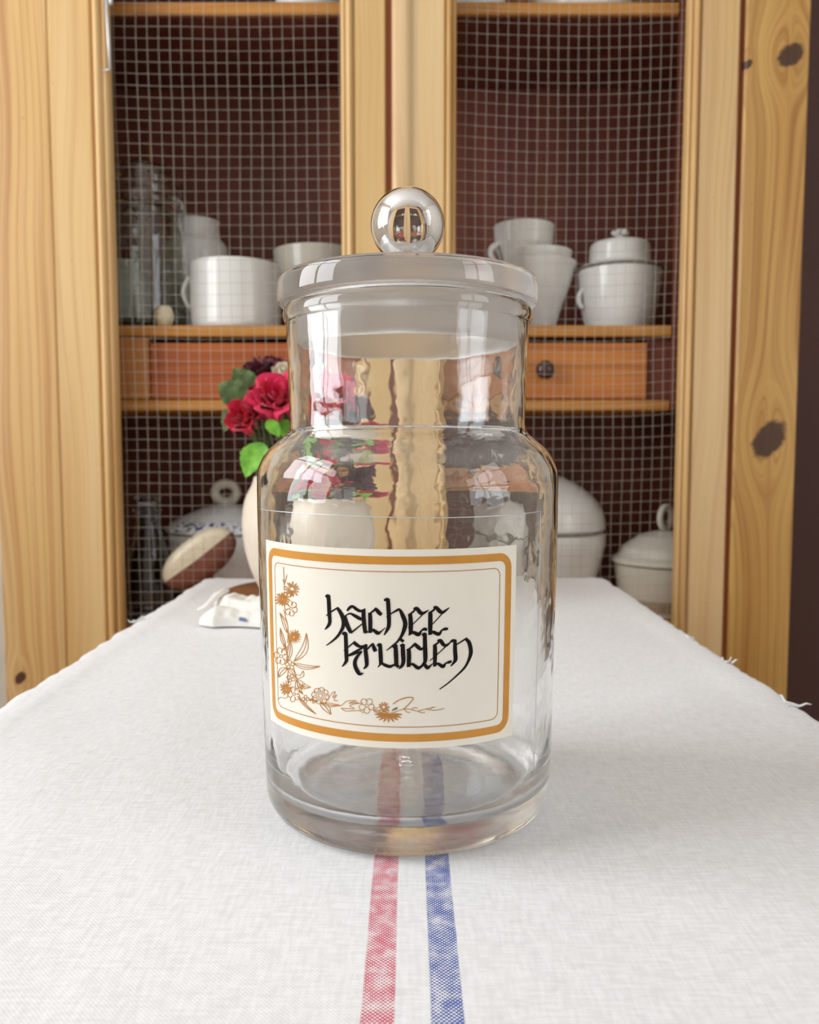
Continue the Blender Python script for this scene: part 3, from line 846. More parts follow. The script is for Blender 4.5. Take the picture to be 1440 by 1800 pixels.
dr1.daisy(300, 825, 80, 14, None, .35); dr1.spikes(300, 835, 95, 18); dr1.leaf((215, 1130), (245, 840), 26, 24)
dr1.leaf((300, 1110), (440, 790), 52, 38); dr1.leaf((290, 1130), (595, 1165), 28, 24); dr1.spikes(205, 960, 40, 8)
dr1.petals(155, 1050, 80, 6, .2, 1.25); dr1.petals(255, 1150, 55, 5, .9); dr1.leaf((215, 1180), (125, 1290), 14, 34); dr1.leaf((215, 1180), (330, 1300), -10, 22)
dr1.line([(300, 1190), (320, 1250), (370, 1265), (400, 1220)]); dr1.line([(405, 1215), (410, 1270), (360, 1300), (320, 1300)])
dr1.line([(235, 1180), (230, 1300), (235, 1400)]); dr1.petals(265, 1300, 50, 4, .4); dr1.daisy(210, 1420, 75, 13, None, .35); dr1.spikes(210, 1400, 90, 12)
dr1.leaf((330, 1310), (490, 1400), 34, 36); dr1.leaf((330, 1310), (400, 1480), 20, 26); dr1.spikes(395, 1390, 40, 8); dr1.petals(300, 1480, 75, 5, .6, 1.2); dr1.petals(430, 1535, 45, 4, 0)
dr1.line([(118, 1540), (150, 1515), (210, 1525), (240, 1490)]); dr1.leaf((340, 1500), (550, 1705), 12, 13); dr1.line([(470, 1540), (530, 1560)]); dr1.line([(470, 1550), (520, 1530), (510, 1580), (560, 1560)])
dr1.m.build('flower_drawing', M['gold_fine'], label)
dr2 = Draw(FD, 6.0)
dr2.petals(132, 190, 90, 8, .2, .95); dr2.line([(10, 215), (60, 235), (110, 240)]); dr2.line([(30, 250), (50, 215), (75, 250)])
dr2.leaf((130, 260), (240, 380), -12, 32); dr2.leaf((150, 265), (330, 285), 8, 18); dr2.line([(205, 240), (245, 170), (285, 150), (255, 210), (300, 180), (270, 235), (315, 240)])
dr2.line([(240, 285), (340, 290), (400, 245), (500, 240), (420, 265), (520, 260), (430, 290), (480, 320), (400, 320), (345, 315)]); dr2.line([(345, 315), (390, 345), (520, 340), (570, 365)])
dr2.line([(490, 270), (560, 262)]); dr2.petals(603, 290, 80, 5, .3); dr2.line([(660, 310), (720, 315)]); dr2.leaf((670, 335), (760, 370), 0, 14)
dr2.daisy(775, 305, 62, 10); dr2.petals(795, 350, 35, 5)
for k in range(9):
    a = PI * 0.02 + PI * 0.96 * k / 8
    dr2.leaf((825, 375), (825 + 140 * math.cos(a), 375 + 85 * math.sin(a)), 0, 9)
dr2.line([(870, 275), (920, 240), (1000, 210), (1075, 212), (1040, 265), (980, 325)], 9); dr2.line([(850, 360), (900, 350), (980, 325), (1050, 330), (1120, 345), (1200, 325), (1300, 305)])
dr2.line([(980, 325), (1010, 355), (1045, 360)]); dr2.line([(1120, 345), (1160, 362), (1195, 358)]); dr2.line([(1200, 325), (1300, 338), (1390, 318)]); dr2.line([(1060, 325), (1090, 310), (1120, 318)]); dr2.line([(1250, 325), (1275, 300)])
dr2.m.build('flower_drawing', M['gold_fine'], label)
m = MB(); stroke(m, [(860, 340, 7), (885, 322, 8), (912, 310, 7), (905, 325, 5), (880, 335, 4)], 0.0006, FD); m.build('ink_tick', M['ink'], label)

# clear film edge around the label
FS1 = 0.0746 * math.radians(53); FZ1 = lab(717, 909)[1]; FZ0 = 0.030
fm = MB()
fm.tube([on_jar(-0.088 + (FS1 + 0.088) * k / 60, FZ1 + .0004 * math.sin(k * .11), .00028) for k in range(61)], 0.00022, 5)
fm.tube([on_jar(FS1, FZ1 + (FZ0 - FZ1) * k / 20, .00028) for k in range(21)], 0.00016, 5)
fm.build('film_edge', M['steel'], jar)

# ------------------------------------------------------------------ crockery in the cabinet
def thing_lathe(parent, name, prof, mat, c, seg=64, r=0.0025, sx=1.0, sy=1.0, rnd=True):
    return MB().lathe(round_profile(prof, r) if rnd else prof, seg, c, sx=sx, sy=sy).build(name, mat, parent, True, 50)
def loop_handle(parent, name, c, rx, rz, th, mat, ang=0.0, full=True, a0=0, a1=2 * PI, n=22):
    m = MB(); pts = []
    for k in range(n if full else n + 1):
        a = a0 + (a1 - a0) * k / n
        pts.append(Vector((c[0] + rx * math.cos(a) * math.cos(ang), c[1] + rx * math.cos(a) * math.sin(ang), c[2] + rz * math.sin(a))))
    m.tube(pts, th, 10, closed=full)
    return m.build(name, mat, parent)
ZSH = ZS + .0003
def hpx(py, Y, base): return at(720, py, Y).z - base
def rpx(w, Y): return w / FPX * Y * 1.0

# preserving jar with glass lid (left bay)
Y = 1.365; c = Vector((at(258, 560, Y).x, Y, ZSH)); H = hpx(300, Y, ZSH); R = rpx(68, Y)
pj = empty('preserving_jar', c, 'greenish glass preserving jar with ribbed glass lid on the cabinet shelf', 'jar')
Hb = H * .74
thing_lathe(pj, 'jar_body', [(.0005, .001), (R * .90, 0), (R * .98, .008), (R * .99, Hb * .78), (R * .90, Hb * .9), (R * .86, Hb), (R * .82, Hb), (R * .86, Hb * .88), (R * .93, Hb * .77),
            (R * .92, .014), (R * .84, .008), (.0005, .007)], M['glass_old'], c, 72, .006)
thing_lathe(pj, 'lid', [(.0005, Hb + .001), (R * .84, Hb + .001), (R * .98, Hb + .004), (R * 1.0, Hb + .014), (R * .95, Hb + .020), (R * .99, Hb + .028), (R * .95, Hb + .036), (R * .99, Hb + .045), (R * .90, H * .97),
            (R * .78, H), (.0005, H), (.0005, H - .006), (R * .76, H - .006), (R * .86, Hb + .03), (R * .80, Hb + .008), (.0005, Hb + .007)], M['glass_old'], c, 72, .003)
# thin brown rod standing behind it
p0 = at(263, 206, 1.515); p1 = Vector((at(263, 500, 1.49).x, 1.49, ZSH + .002))
rod = MB().tube([p1, p1.lerp(p0, .5), p0], 0.0024, 8).build_at('wooden_stick', p1, M['block'])
tag(rod, 'thin brown stick leaning against the cabinet back behind the preserving jar', 'stick')
Y = 1.470; c = Vector((at(214, 520, Y).x, Y, ZSH)); H = hpx(462, Y, ZSH); R = 0.048
jg = empty('white_jug', c, 'small white ceramic jug seen behind the preserving jar', 'jug')
thing_lathe(jg, 'jug_body', [(.0005, 0), (R * .7, 0), (R * .95, .018), (R, H * .45), (R * .85, H * .75), (R * .62, H * .9), (R * .66, H), (R * .58, H), (R * .54, H * .9), (R * .9, H * .45), (R * .6, .012), (.0005, .010)], M['white'], c, 48, .006)
# small beige pot between jar and bowl
Y = 1.345; c = Vector((at(303, 560, Y).x + .028, Y, ZSH)); R = rpx(16, Y)
c.x = at(303, 560, Y).x
c.y = 1.300
o = MB().lathe(round_profile([(.0005, 0), (R * .7, 0), (R, R * .7), (R * 1.02, R * 1.3), (R * .8, R * 2.0), (R * .55, R * 2.2), (R * .5, R * 2.0), (R * .8, R * 1.3), (R * .6, R * .4), (.0005, R * .3)], .003), 32, c).build_at('egg_cup', c, M['cream'])
tag(o, 'tiny beige egg cup in front of the preserving jar', 'egg cup')
# tall white jar with shoulder behind
Y = 1.472; c = Vector((at(347, 520, Y).x, Y, ZSH)); H = hpx(390, Y, ZSH); R = rpx(67, Y)
R = 0.0562
tj = empty('white_pitcher', c, 'tall white ceramic jar with narrowed neck behind the straight white pot', 'jar')
thing_lathe(tj, 'jar_body', [(.0005, 0), (R * .9, 0), (R, .012), (R, H * .72), (R * .93, H * .80), (R * .74, H * .86), (R * .70, H * .97), (R * .73, H), (R * .67, H), (R * .64, H * .86), (R * .9, H * .7), (R * .92, .02), (.0005, .014)], M['white'], c, 64, .006)
# straight sided white pot
Y = 1.358; c = Vector((at(415, 560, Y).x, Y, ZSH)); H = hpx(450, Y - .07, ZSH); R = rpx(78, Y)
sp_ = empty('white_pot', c, 'plain straight-sided white ceramic pot on the cabinet shelf', 'pot')
thing_lathe(sp_, 'pot_body', [(.0005, 0), (R * .95, 0), (R * .985, .006), (R, .02), (R, H * .96), (R * .985, H), (R * .94, H), (R * .93, H * .93), (R * .93, .02), (.0005, .012)], M['white'], c, 72, .005)
lp = [Vector((c.x - R * .98 * math.cos(.35), c.y - R * .98 * math.sin(.35), ZSH + H * (.80 - .25 * math.sin(PI * k / 8) * 0 - .5 * k / 8))) + Vector((-.010 * math.sin(PI * k / 8), -.006 * math.sin(PI * k / 8), 0)) for k in range(9)]
MB().tube(lp, .0035, 8).build('handle', M['white'], sp_)
# wide pale bowl behind at right of the left bay
Y = 1.452; c = Vector((at(557, 520, Y).x, Y, ZSH)); H = hpx(432, Y - .05, ZSH); R = rpx(74, Y)
bw = empty('wide_bowl', c, 'wide pale grey ceramic bowl beside the straight white pot', 'bowl')
thing_lathe(bw, 'bowl_body', [(.0005, .004), (R * .40, .004), (R * .44, 0), (R * .50, 0), (R * .52, .010), (R * .78, H * .35), (R * .94, H * .75), (R, H), (R * .965, H), (R * .90, H * .75), (R * .72, H * .38), (R * .40, .016), (.0005, .013)], M['offwhite'], c, 72, .003)

# stacked white cups, right bay
Y = 1.390
cxp = 946
c = Vector((at(cxp, 520, Y).x, Y, ZSH)); H1 = hpx(450, Y - .055, ZSH); R1 = rpx(66, Y)
def bowl_prof(R, H, t=.004, foot=.42):
    return [(.0005, .004), (R * (foot - .06), .004), (R * (foot - .03), 0), (R * foot, 0), (R * (foot + .03), .010), (R * .62, H * .38), (R * .84, H * .70), (R * .97, H * .94), (R, H), (R - t, H), (R * .80 - t * .5, H * .70), (R * .58, H * .42), (R * .30, .016), (.0005, .013)]
b1 = empty('white_bowl', c, 'white ceramic bowl at the bottom of the cup stack in the cabinet', 'bowl')
thing_lathe(b1, 'bowl_body', bowl_prof(R1, H1), M['white'], c, 64, .003)
c2 = c + Vector((-.002, 0, H1 * .36)); H2 = hpx(430, Y - .055, ZSH) - H1 * .36; R2 = rpx(60, Y)
b2 = empty('white_cup', c2, 'white ceramic cup with loop handle nested in the middle of the stack', 'cup')
thing_lathe(b2, 'cup_body', [(.0005, .002), (R2 * .36, 0), (R2 * .42, .003), (R2 * .62, H2 * .30), (R2 * .84, H2 * .62), (R2 * .97, H2 * .9), (R2, H2), (R2 - .004, H2), (R2 * .78, H2 * .62), (R2 * .56, H2 * .36), (R2 * .3, .014), (.0005, .012)], M['white'], c2, 64, .003)
c3 = Vector((at(921, 430, Y).x, Y, c2.z + H2 * .55)); R3 = rpx(52, Y); H3 = hpx(385, Y - .045, 0) - c3.z
b3 = empty('white_cup', c3, 'plain white ceramic cup on top of the stack', 'cup')
R3b = R3 * .80
thing_lathe(b3, 'cup_body', [(.0005, .003), (R3 * .45, .0), (R3 * .5, .0), (R3 * .80, H3 * .35), (R3 * .95, H3 * .62), (R3, H3), (R3 - .0035, H3), (R3 * .89, H3 * .62), (R3 * .72, H3 * .38), (R3 * .4, .010), (.0005, .008)], M['white'], c3, 64, .003)
hc = at(879, 447, Y - .015)
loop_handle(b2, 'handle', (hc.x, hc.y, hc.z), .019, .016, .0045, M['white'], ang=.5)
# lidded sugar pot
Y = 1.375; c = Vector((at(1088, 540, Y).x, Y, ZSH)); R = rpx(73, Y); H = hpx(462, Y - .05, ZSH)
sg = empty('sugar_pot', c, 'white lidded porcelain pot with grey rim line and flower knob', 'pot')
thing_lathe(sg, 'pot_body', [(.0005, 0), (R * .72, 0), (R * .76, .005), (R * .86, H * .30), (R * .95, H * .70), (R * 1.0, H * .98), (R * 1.0, H), (R * .94, H), (R * .9, H * .7), (R * .7, .02), (.0005, .012)], M['white'], c, 72, .004)
thing_lathe(sg, 'rim_line', [(R * 1.0, H * .955), (R * 1.035, H * .97), (R * 1.045, H * .995), (R * 1.0, H * 1.005)], M['grey_line'], c, 72, .001)
HL = hpx(428, Y, ZSH)
ld = thing_lathe(sg, 'lid', [(R * .93, H + .0015), (R * .95, H + .003), (R * .80, H + .006), (R * .72, H + .009), (R * .70, HL - .006), (R * .66, HL - .001), (R * .50, HL + .002), (.0005, HL + .004)], M['white'], c, 72, .003)
HK = hpx(402, Y, ZSH)
thing_lathe(ld, 'lid_knob', [(.010, HL + .002), (.007, HL + .006), (.0065, HL + .010), (.0095, HL + .013), (.0105, HL + .017), (.009, HK - .005), (.005, HK - .001), (.0005, HK)], M['white'], c, 24, .001)
for k in range(6):
    a = k * PI / 3
    MB().lathe([(.0004, -.0045), (.0034, -.003), (.0045, 0), (.0034, .003), (.0004, .0045)], 12, (c.x + .0105 * math.cos(a), c.y + .0105 * math.sin(a), c.z + HL + .0165)).build('petal', M['white'], ld)
for sgn in (-1,):
    hx = c.x + sgn * R * .95 * math.cos(.2)
    m = MB(); pts = []
    for k in range(13):
        a = -PI / 2 + PI * k / 12
        pts.append(Vector((c.x + sgn * (R * .88 + .008 * math.cos(a)), c.y - .015, c.z + H * .52 + .014 * math.sin(a))))
    m.tube(pts, .004, 8).build('handle', M['white'], sg)

# lower compartment
ZLO = ZL + .0003
# decanter
Y = 1.322; c = Vector((at(262, 1000, Y).x, Y, ZLO)); H = hpx(872, Y, ZLO)
hn = hpx(893, Y, ZLO); r_ = rpx(24, Y)
dc = empty('glass_decanter', c, 'dark glass decanter with flat disc stopper at the bottom of the cabinet', 'decanter')
thing_lathe(dc, 'decanter_body', [(.0005, .002), (r_ * 1.5, 0), (r_ * 1.65, .006), (r_ * 1.65, hn * .35), (r_ * 1.5, hn * .55), (r_ * 1.0, hn * .78), (r_ * .85, hn * .88), (r_ * .85, hn - .008), (r_ * 1.1, hn - .004), (r_ * 1.1, hn), (r_ * .62, hn),
            (r_ * .60, hn * .85), (r_ * .8, hn * .76), (r_ * 1.32, hn * .54), (r_ * 1.47, hn * .34), (r_ * 1.47, .014), (.0005, .010)], M['glass_dark'], c, 48, .004)
thing_lathe(dc, 'stopper', [(.0005, hn - .012), (r_ * .55, hn - .012), (r_ * .58, hn + .003), (r_ * .6, hn + .006), (r_ * .9, H - .006), (r_ * 1.02, H - .002), (r_ * .9, H), (.0005, H)], M['glass_dark'], c, 40, .002)
# blue patterned tureen with ring finial
M['blue_white'] = None
def blue_white():
    t = NT('blue_sprig_porcelain')
    x, y, z = t.pos()
    g = t.n('ShaderNodeNewGeometry')
    n = t.noise(g.outputs['Position'], 130.0, 3, .6)
    zc = at(400, 928, 1.33).z
    band = t.ss(t.math('ABSOLUTE', t.math('SUBTRACT', z, zc)), .011, .005)
    f = t.math('MULTIPLY', t.ss(n, .50, .58), band)
    zc2 = at(400, 968, 1.33).z
    n2 = t.noise(g.outputs['Position'], 45.0, 2)
    band2 = t.ss(t.math('ABSOLUTE', t.math('SUBTRACT', z, zc2)), .020, .008)
    f = t.math('MAXIMUM', f, t.math('MULTIPLY', t.math('MULTIPLY', t.ss(n2, .58, .66), band2), .5))
    return t.out(t.mix(f, srgb(226, 230, 232), srgb(62, 64, 118)), .12, .5)
M['blue_white'] = blue_white()
Y = 1.418; c = Vector((at(402, 990, Y).x, Y, ZLO)); R = rpx(108, Y); HB = hpx(942, Y - .10, ZLO); HT = hpx(888, Y - .02, ZLO)
tu = empty('blue_tureen', c, 'white porcelain tureen with blue sprig band and ring-shaped lid handle', 'tureen')
thing_lathe(tu, 'tureen_body', [(.0005, .004), (R * .5, .004), (R * .52, 0), (R * .58, 0), (R * .58, .010), (R * .82, HB * .35), (R * .95, HB * .75), (R * .97, HB - .002), (R * .92, HB - .002), (R * .8, HB * .4), (.0005, .016)], M['blue_white'], c, 80, .003)
tl = thing_lathe(tu, 'lid', [(R * .90, HB - .001), (R * 1.0, HB), (R * 1.01, HB + .004), (R * .90, HB + .016), (R * .66, HB + (HT - HB) * .62), (R * .38, HB + (HT - HB) * .90), (R * .12, HT), (.0005, HT + .001)], M['blue_white'], c, 80, .004)
rc = at(399, 866, Y)
loop_handle(tl, 'ring_handle', (c.x - .003, Y, rc.z), rpx(19, Y), rpx(16, Y), .0085, M['offwhite'])
# two-tone oval dish standing on edge before it
Y = 1.272
a_ = at(318, 1006, Y); b_ = at(383, 958, Y)
cc = (a_ + b_) / 2; dv = (b_ - a_); L = dv.length
od = empty('oval_dish', (cc.x, Y, cc.z - .06), 'cream and brown oval earthenware dish propped on edge before the blue tureen', 'dish')
ang = math.atan2(dv.z, dv.x)
def oval(u0, u1, mat, nm, tf):
    m = MB()
    ra, rb = L * .5 + .030, .034
    def fn(a, b):
        th = u0 + (u1 - u0) * a; ph = (b - .5) * PI
        e = 1.0
        x = (ra) * math.cos(th) * math.cos(ph) ** .5 if True else 0
        z = rb * math.sin(th) * math.cos(ph) ** .5
        y = .016 * math.sin(ph)
        # squarer ends
        x = math.copysign(abs(x / ra) ** .8 * ra, x)
        return Vector((cc.x + x * math.cos(ang) - z * math.sin(ang), Y + y, cc.z + x * math.sin(ang) + z * math.cos(ang)))
    m.grid(24, 12, fn)
    return m.build(nm, mat, od)
oval(.10, PI - .05, M['cream'], 'dish_face', 0)
oval(PI - .05, 2 * PI + .10, M['brown_glaze'], 'dish_underside', 0)
for px in (340, 372):            # wire easel legs that hold it up
    q = at(px, 1012 if px < 350 else 992, Y)
    MB().tube([q, Vector((q.x, Y + .012, ZLO + .002)), Vector((q.x, Y + .030, ZLO + .0016))], .0016, 6).build('easel_leg', M['knob'], od)
# round white tureen (right)
Y = 1.395; c = Vector((at(957, 980, Y).x, Y, ZLO)); R = rpx(106, Y); HB = hpx(942, Y - .10, ZLO); HT = hpx(832, Y, ZLO)
tw = empty('white_tureen', c, 'round white porcelain tureen with domed lid low in the cabinet', 'tureen')
thing_lathe(tw, 'tureen_body', [(.0005, .004), (R * .5, .004), (R * .52, 0), (R * .6, 0), (R * .62, .012), (R * .88, HB * .45), (R, HB * .85), (R, HB - .002), (R * .94, HB - .002), (R * .82, HB * .4), (.0005, .016)], M['white'], c, 80, .006)
thing_lathe(tw, 'rim_line', [(R * .99, HB - .003), (R * 1.012, HB - .002), (R * 1.012, HB + .001), (R * .99, HB + .002)], M['grey_line'], c, 80, .0008)
tl = thing_lathe(tw, 'lid', [(R * .92, HB), (R * 1.0, HB + .003), (R * .97, HB + (HT - HB) * .30), (R * .84, HB + (HT - HB) * .55), (R * .55, HB + (HT - HB) * .80), (R * .25, HT - .004), (.0005, HT)], M['white'], c, 80, .012)
thing_lathe(tl, 'lid_knob', [(.010, HT - .003), (.008, HT + .006), (.015, HT + .014), (.013, HT + .022), (.0005, HT + .026)], M['white'], c, 32, .002)
# cream tureen by the right post
Y = 1.350; c = Vector((at(1168, 1020, Y).x, Y, ZLO)); R = rpx(93, Y); HB = hpx(1000, Y - .08, ZLO); HT = hpx(935, Y - .02, ZLO)
tc = empty('cream_tureen', c, 'dull cream ribbed tureen with loop-handled lid by the right cabinet post', 'tureen')
thing_lathe(tc, 'tureen_body', [(.0005, .004), (R * .5, .004), (R * .52, 0), (R * .6, 0), (R * .6, .008), (R * .86, HB * .35), (R * .93, HB * .8), (R * .94, HB - .002), (R * .88, HB - .002), (R * .74, HB * .4), (.0005, .014)], M['offwhite'], c, 72, .004)
tl = thing_lathe(tc, 'lid', [(R * .88, HB - .001), (R * 1.0, HB), (R * 1.0, HB + .006), (R * .92, HB + .011), (R * .88, HB + .013), (R * .80, HB + (HT - HB) * .5), (R * .50, HB + (HT - HB) * .85), (R * .2, HT), (.0005, HT)], M['offwhite'], c, 72, .003)
rc = at(1166, 910, Y)
loop_handle(tl, 'ring_handle', (c.x, Y, rc.z), .014, .018, .0055, M['offwhite'], ang=.6)

# bowls on the upper shelf, only their feet show
ZUP = ZU + .0003
for (px, w, lab_) in ((548, 62, 'white bowl on the upper shelf behind the left mesh door'), (838, 50, 'small white bowl on the upper shelf near the middle doors'),
                      (1022, 86, 'wide white bowl on the upper shelf behind the right mesh door')):
    Y = 1.37; R = rpx(w, Y); c = Vector((at(px, 10, Y).x, Y, ZUP)); 
    o = MB().lathe(round_profile([(.0005, .003), (R * .82, .003), (R * .84, 0), (R * .92, 0), (R * .96, .02), (R, .08), (R * .95, .08), (R * .9, .02), (.0005, .012)], .004), 56, c).build_at('white_bowl', c, M['white'], True, 50)
    tag(o, lab_, 'bowl')

# ------------------------------------------------------------------ vase with roses, board and napkin behind the jar
VY = 0.955
vx = at(538, 1000, VY).x
bd = Vector((vx + .002, VY + .005, TABLE_Z + .0022))
M['board'] = pine('brown_board', 51.0, srgb(150, 100, 56), srgb(128, 80, 42), srgb(84, 48, 24), along='x', ringf=60)
board = MB().lathe(round_profile([(.0005, 0), (.098, 0), (.102, .004), (.102, .010), (.098, .014), (.0005, .014)], .003), 64, bd).build_at('wooden_board', bd, M['board'], True, 45)
tag(board, 'round brown wooden board under the vase on the runner', 'board')
vb = bd + Vector((-.002, 0, .0144))
Rv = rpx(112, VY); 
vase = empty('ceramic_vase', vb, 'pale rounded ceramic vase of roses behind the glass jar', 'vase')
Hv = at(720, 838, VY).z - vb.z
def ribs(a, z, r):
    f = max(0.0, min(1.0, (Hv * .55 - z) / (Hv * .2)))
    return (0.0012 * math.cos(a * 26) * f) if r > .04 else 0
vp = [(.0005, .003), (Rv * .58, .003), (Rv * .60, 0), (Rv * .66, 0), (Rv * .74, .006), (Rv * .88, Hv * .24), (Rv * .97, Hv * .45), (Rv * 1.0, Hv * .60), (Rv * .95, Hv * .80), (Rv * .84, Hv * .93), (Rv * .80, Hv), (Rv * .75, Hv), (Rv * .78, Hv * .93), (Rv * .90, Hv * .78), (Rv * .93, Hv * .55), (Rv * .75, .02), (.0005, .012)]
MB().lathe(subdiv(vp, 4), 156, vb, wob=ribs).build('vase_body', M['vase'], vase)
def petal_mat(name, a, b):
    t = NT(name)
    g = t.n('ShaderNodeNewGeometry')
    n = t.noise(g.outputs['Position'], 90.0, 2)
    t.b.inputs['Subsurface Weight'].default_value = 0.0
    t.b.inputs['Sheen Weight'].default_value = 0.2
    return t.out(t.mix(t.ss(n, .3, .7), a, b), .55, .3)
M['rose_pink'] = petal_mat('magenta_petals', srgb(220, 36, 92), srgb(202, 28, 62))
M['rose_red'] = petal_mat('crimson_petals', srgb(206, 30, 66), srgb(188, 26, 46))
M['rose_dark'] = petal_mat('dark_red_petals', srgb(106, 22, 42), srgb(74, 16, 34))
M['rose_white'] = petal_mat('cream_petals', srgb(238, 228, 206), srgb(226, 210, 186))
M['leaf'] = petal_mat('fresh_green_leaf', srgb(132, 190, 62), srgb(92, 158, 48))
M['leaf_dark'] = petal_mat('dull_green_leaf', srgb(96, 116, 66), srgb(62, 82, 44))
M['stem'] = petal_mat('green_stem', srgb(84, 104, 52), srgb(60, 76, 38))
def rim_pt(c):                   # where a stem passes over the vase mouth
    d = Vector((c[0] - vb.x, c[1] - vb.y, 0))
    if d.length > Rv * .62: d = d.normalized() * Rv * .62
    return Vector((vb.x + d.x, vb.y + d.y, vb.z + Hv + .004))
def rose(name, label, c, R, mat, axis, opened=1.0):
    """cup of curled petals around axis; stem down into the vase"""
    e = empty(name, c, label, 'rose', None)
    ax = Vector(axis).normalized()
    q = Vector((0, 0, 1)).rotation_difference(ax).to_matrix()
    rnd = random.Random(int(R * 1e6) + len(label))
    rings = [(3, .22, 1.05, .05), (4, .40, 1.0, .15), (5, .62, .95, .30), (5, .84, .86, .50), (6, 1.02, .72, .80)]
    for ri, (n, rr, hh, flare) in enumerate(rings):
        for k in range(n):
            a0 = 2 * PI * (k + .5 * ri) / n + rnd.uniform(-.15, .15)
            spread = 2 * PI / n * .72
            hk = hh * rnd.uniform(.94, 1.06)
            def fn(u, v):
                s = (u - .5) * 2; w = math.sqrt(max(0.0, 1 - (abs(s) ** 2.6) * (0.35 + .65 * v)))
                a = a0 + s * spread * (0.55 + .45 * math.sin(PI * min(1, v * .9 + .1)))
                prof = rr * (math.sin(min(1.0, v * 1.25) * PI / 2) ** .8)
                prof += flare * opened * max(0, v - .62) ** 1.5 * 2.0
                z = -0.55 + (0.55 + hk * .62) * v * w ** .35 - flare * .5 * max(0, v - .75) * opened
                z -= 0.10 * s * s * v
                r_ = prof + .02 * math.sin(s * 5 + k)
                return Vector(c) + q @ (Vector((r_ * math.cos(a), r_ * math.sin(a), z)) * R)
            MB().grid(8, 8, fn).build('petal', mat, e)
    # calyx and stem
    b = Vector(c) - ax * R * .5
    tip = Vector((vb.x + (c[0] - vb.x) * .35, vb.y + (c[1] - vb.y) * .35, vb.z + Hv * .5))
    mid = (b + tip) / 2 + Vector((0, 0, -.004)) - ax * .01
    pts = [b, (b + rim_pt(c)) / 2 - ax * .003, rim_pt(c), rim_pt(c).lerp(tip, .5), tip]
    MB().tube(pts, [.004, .0024, .002, .002, .002], 8).build('stem', M['stem'], e)
    return e
def leaf(label, base, tip, width, mat, normal, curl=.15, teeth=True):
    base = Vector(base); tip = Vector(tip); d = tip - base; L = d.length; d.normalize()
    n = Vector(normal).normalized(); s = d.cross(n).normalized(); n = s.cross(d)
    def fn(u, v):
        w = (math.sin(PI * v ** .75) ** .9) * width * (1 + (.07 * math.sin(v * 44) if teeth else 0))
        x = (u - .5) * 2
        return base + d * L * v + s * x * w + n * (.25 * width * abs(x) * math.sin(PI * v) - curl * L * v * v + .04 * width * math.sin(v * 18) * abs(x))
    m = MB(); m.grid(8, 20, fn)
    o = m.build_at('rose_leaf', base, mat)
    # short stalk to the bunch
    k = Vector((vb.x + (base.x - vb.x) * .3, vb.y + (base.y - vb.y) * .3, vb.z + Hv * .6))
    MB().tube([base, (base + rim_pt(base)) / 2 + Vector((0, 0, .003)), rim_pt(base), k], .0012, 6).build('stalk', M['stem'], o)
    mr = MB().tube([fn(.5, v) + n * -.0004 for v in (.02, .25, .5, .75, .97)], [.0009, .0008, .0006, .0004, .0002], 5)
    mr.build('midrib', mat, o)
    tag(o, label, 'leaf')
    return o
VF = VY - .035
rose('rose', 'crimson rose bud lowest beside the jar neck', at(430, 730, VF), .0185, M['rose_red'], (-.35, -.85, .45), .6)
rose('rose', 'large magenta rose half hidden by the jar neck', at(488, 696, VF + .005), .0235, M['rose_pink'], (-.05, -.8, .6), 1.0)
rose('rose', 'magenta rose tucked beside the large magenta rose', at(452, 692, VF + .032), .0170, M['rose_red'], (-.5, -.5, .6), 1.0)
rose('rose', 'dark wine red rose at the top of the bunch', at(452, 655, VF + .062), .0210, M['rose_dark'], (-.3, -.3, .9), .9)
rose('rose', 'dark wine red rose behind the cream bud', at(482, 645, VF + .100), .0200, M['rose_dark'], (.2, -.2, .9), .9)
rose('rose', 'cream rose bud beside the jar neck', at(503, 655, VF + .035), .0140, M['rose_white'], (.1, -.5, .8), .4)
rose('rose', 'crimson rose seen through the jar neck', at(560, 690, VF + .01), .0200, M['rose_pink'], (.1, -.7, .7), 1.0)
rose('rose', 'wine red rose on the far side of the bunch', at(600, 720, VF + .05), .0230, M['rose_dark'], (.4, -.4, .8), .9)
rose('rose', 'small magenta rose low on the right of the vase', at(640, 790, VF + .005), .0190, M['rose_pink'], (.6, -.7, .3), .9)
rose('rose', 'small magenta rose low on the vase rim', at(530, 800, VF - .052), .0135, M['rose_pink'], (-.1, -.9, .3), .7)
leaf('bright green rose leaf hanging over the vase rim', at(462, 778, VF - .005), at(430, 838, VF - .02), .0170, M['leaf'], (-.3, -.9, .2), .05)
leaf('dull green leaf curling behind the crimson bud', at(432, 705, VF + .02), at(384, 672, VF + .02), .0180, M['leaf_dark'], (-.2, -.8, .5), .10)
leaf('dull green leaf rising beside the wine red rose', at(445, 690, VF + .035), at(412, 648, VF + .04), .0150, M['leaf_dark'], (-.3, -.8, .4), -.10)
leaf('dark leaf drooping left of the crimson bud', at(420, 715, VF + .015), at(392, 758, VF + .01), .0140, M['leaf_dark'], (-.5, -.8, .2), .05)
leaf('small fresh green leaf under the large magenta rose', at(470, 738, VF - .012), at(492, 768, VF - .02), .0075, M['leaf'], (.2, -.9, .3), .05)
leaf('green leaf against the jar neck', at(492, 738, VF), at(512, 774, VF - .012), .0100, M['leaf'], (.1, -.9, .3), .05)
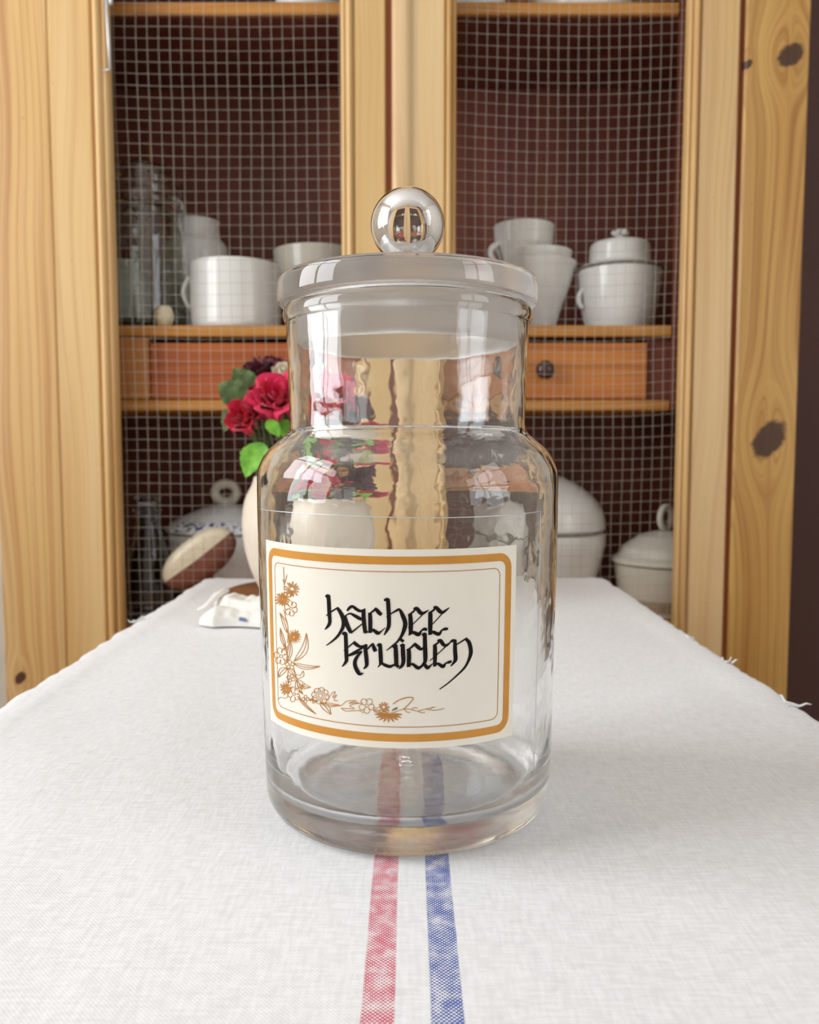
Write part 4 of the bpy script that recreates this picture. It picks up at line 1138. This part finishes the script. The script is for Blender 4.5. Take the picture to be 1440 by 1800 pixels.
leaf('green leaf lying over the vase front', at(560, 770, VF - .01), at(545, 830, VF - .04), .0150, M['leaf_dark'], (0, -1, .2), .05)
leaf('green leaf over the right vase rim', at(610, 780, VF), at(632, 828, VF - .03), .0130, M['leaf'], (.3, -.9, .2), .05)
# folded napkin in front of the board
M['napkin'] = plain('white_cotton', srgb(236, 233, 226), .9, .04, 60, .2)
nx0, nx1 = at(362, 1060, .86).x, at(560, 1060, .86).x
NY = 0.838
def nap_layer(u, v, x0, x1, y0, w, h, zb, k):
    x = x0 + (x1 - x0) * u
    taper = min(1.0, .30 + u * 5.0)
    a = v * PI
    y = y0 + .010 * math.sin(u * 5 + k) - math.copysign(abs(math.cos(a)) ** .6, math.cos(a)) * w * taper
    z = TABLE_Z + zb + (h + .003 * math.sin(u * 9 + .5 + k)) * taper * math.sin(a) ** .55
    z += .0026 * noise.noise(Vector((u * 16, v * 5, 2 + k))) * math.sin(a) + .0016 * math.sin(v * 18 + u * 4 + k) * math.sin(a)
    return Vector((x, y, z))
def nap_fn(u, v): return nap_layer(u, v, nx0, nx1, NY, .026, .0145, .0028, 0.0)
nap = MB().grid(60, 30, nap_fn)
o = nap.build_at('folded_napkin', (nx0, NY, TABLE_Z), M['napkin'])
tag(o, 'crumpled white cotton napkin before the wooden board', 'napkin')
MB().grid(60, 26, lambda u, v: nap_layer(u, v, nx0 + .010, nx1, NY + .012, .019, .0135, .0150, 1.3)).build('upper_fold', M['napkin'], o)
# the loose curled corner and a blue embroidered mark
tp = [at(347, 1073, .845), at(362, 1066, .845), at(380, 1048, .85), at(400, 1036, .86)]
tp = [Vector((p.x, p.y, max(p.z, TABLE_Z + .006))) for p in tp]
MB().tube(tp, [.0012, .0028, .0038, .0030], 8).build('napkin_corner', M['napkin'], o)
M['blue_thread'] = plain('blue_embroidery', srgb(96, 120, 158), .8)
mk = MB()
bx = at(430, 1066, .82)
def mk_fn(u, v):
    p = nap_fn(.36 + .07 * u, .06 + .16 * v * (1 - .5 * u)); return p + Vector((0, -.0012, .0006))
mk.grid(4, 4, mk_fn)
mk.build('blue_mark', M['blue_thread'], o)
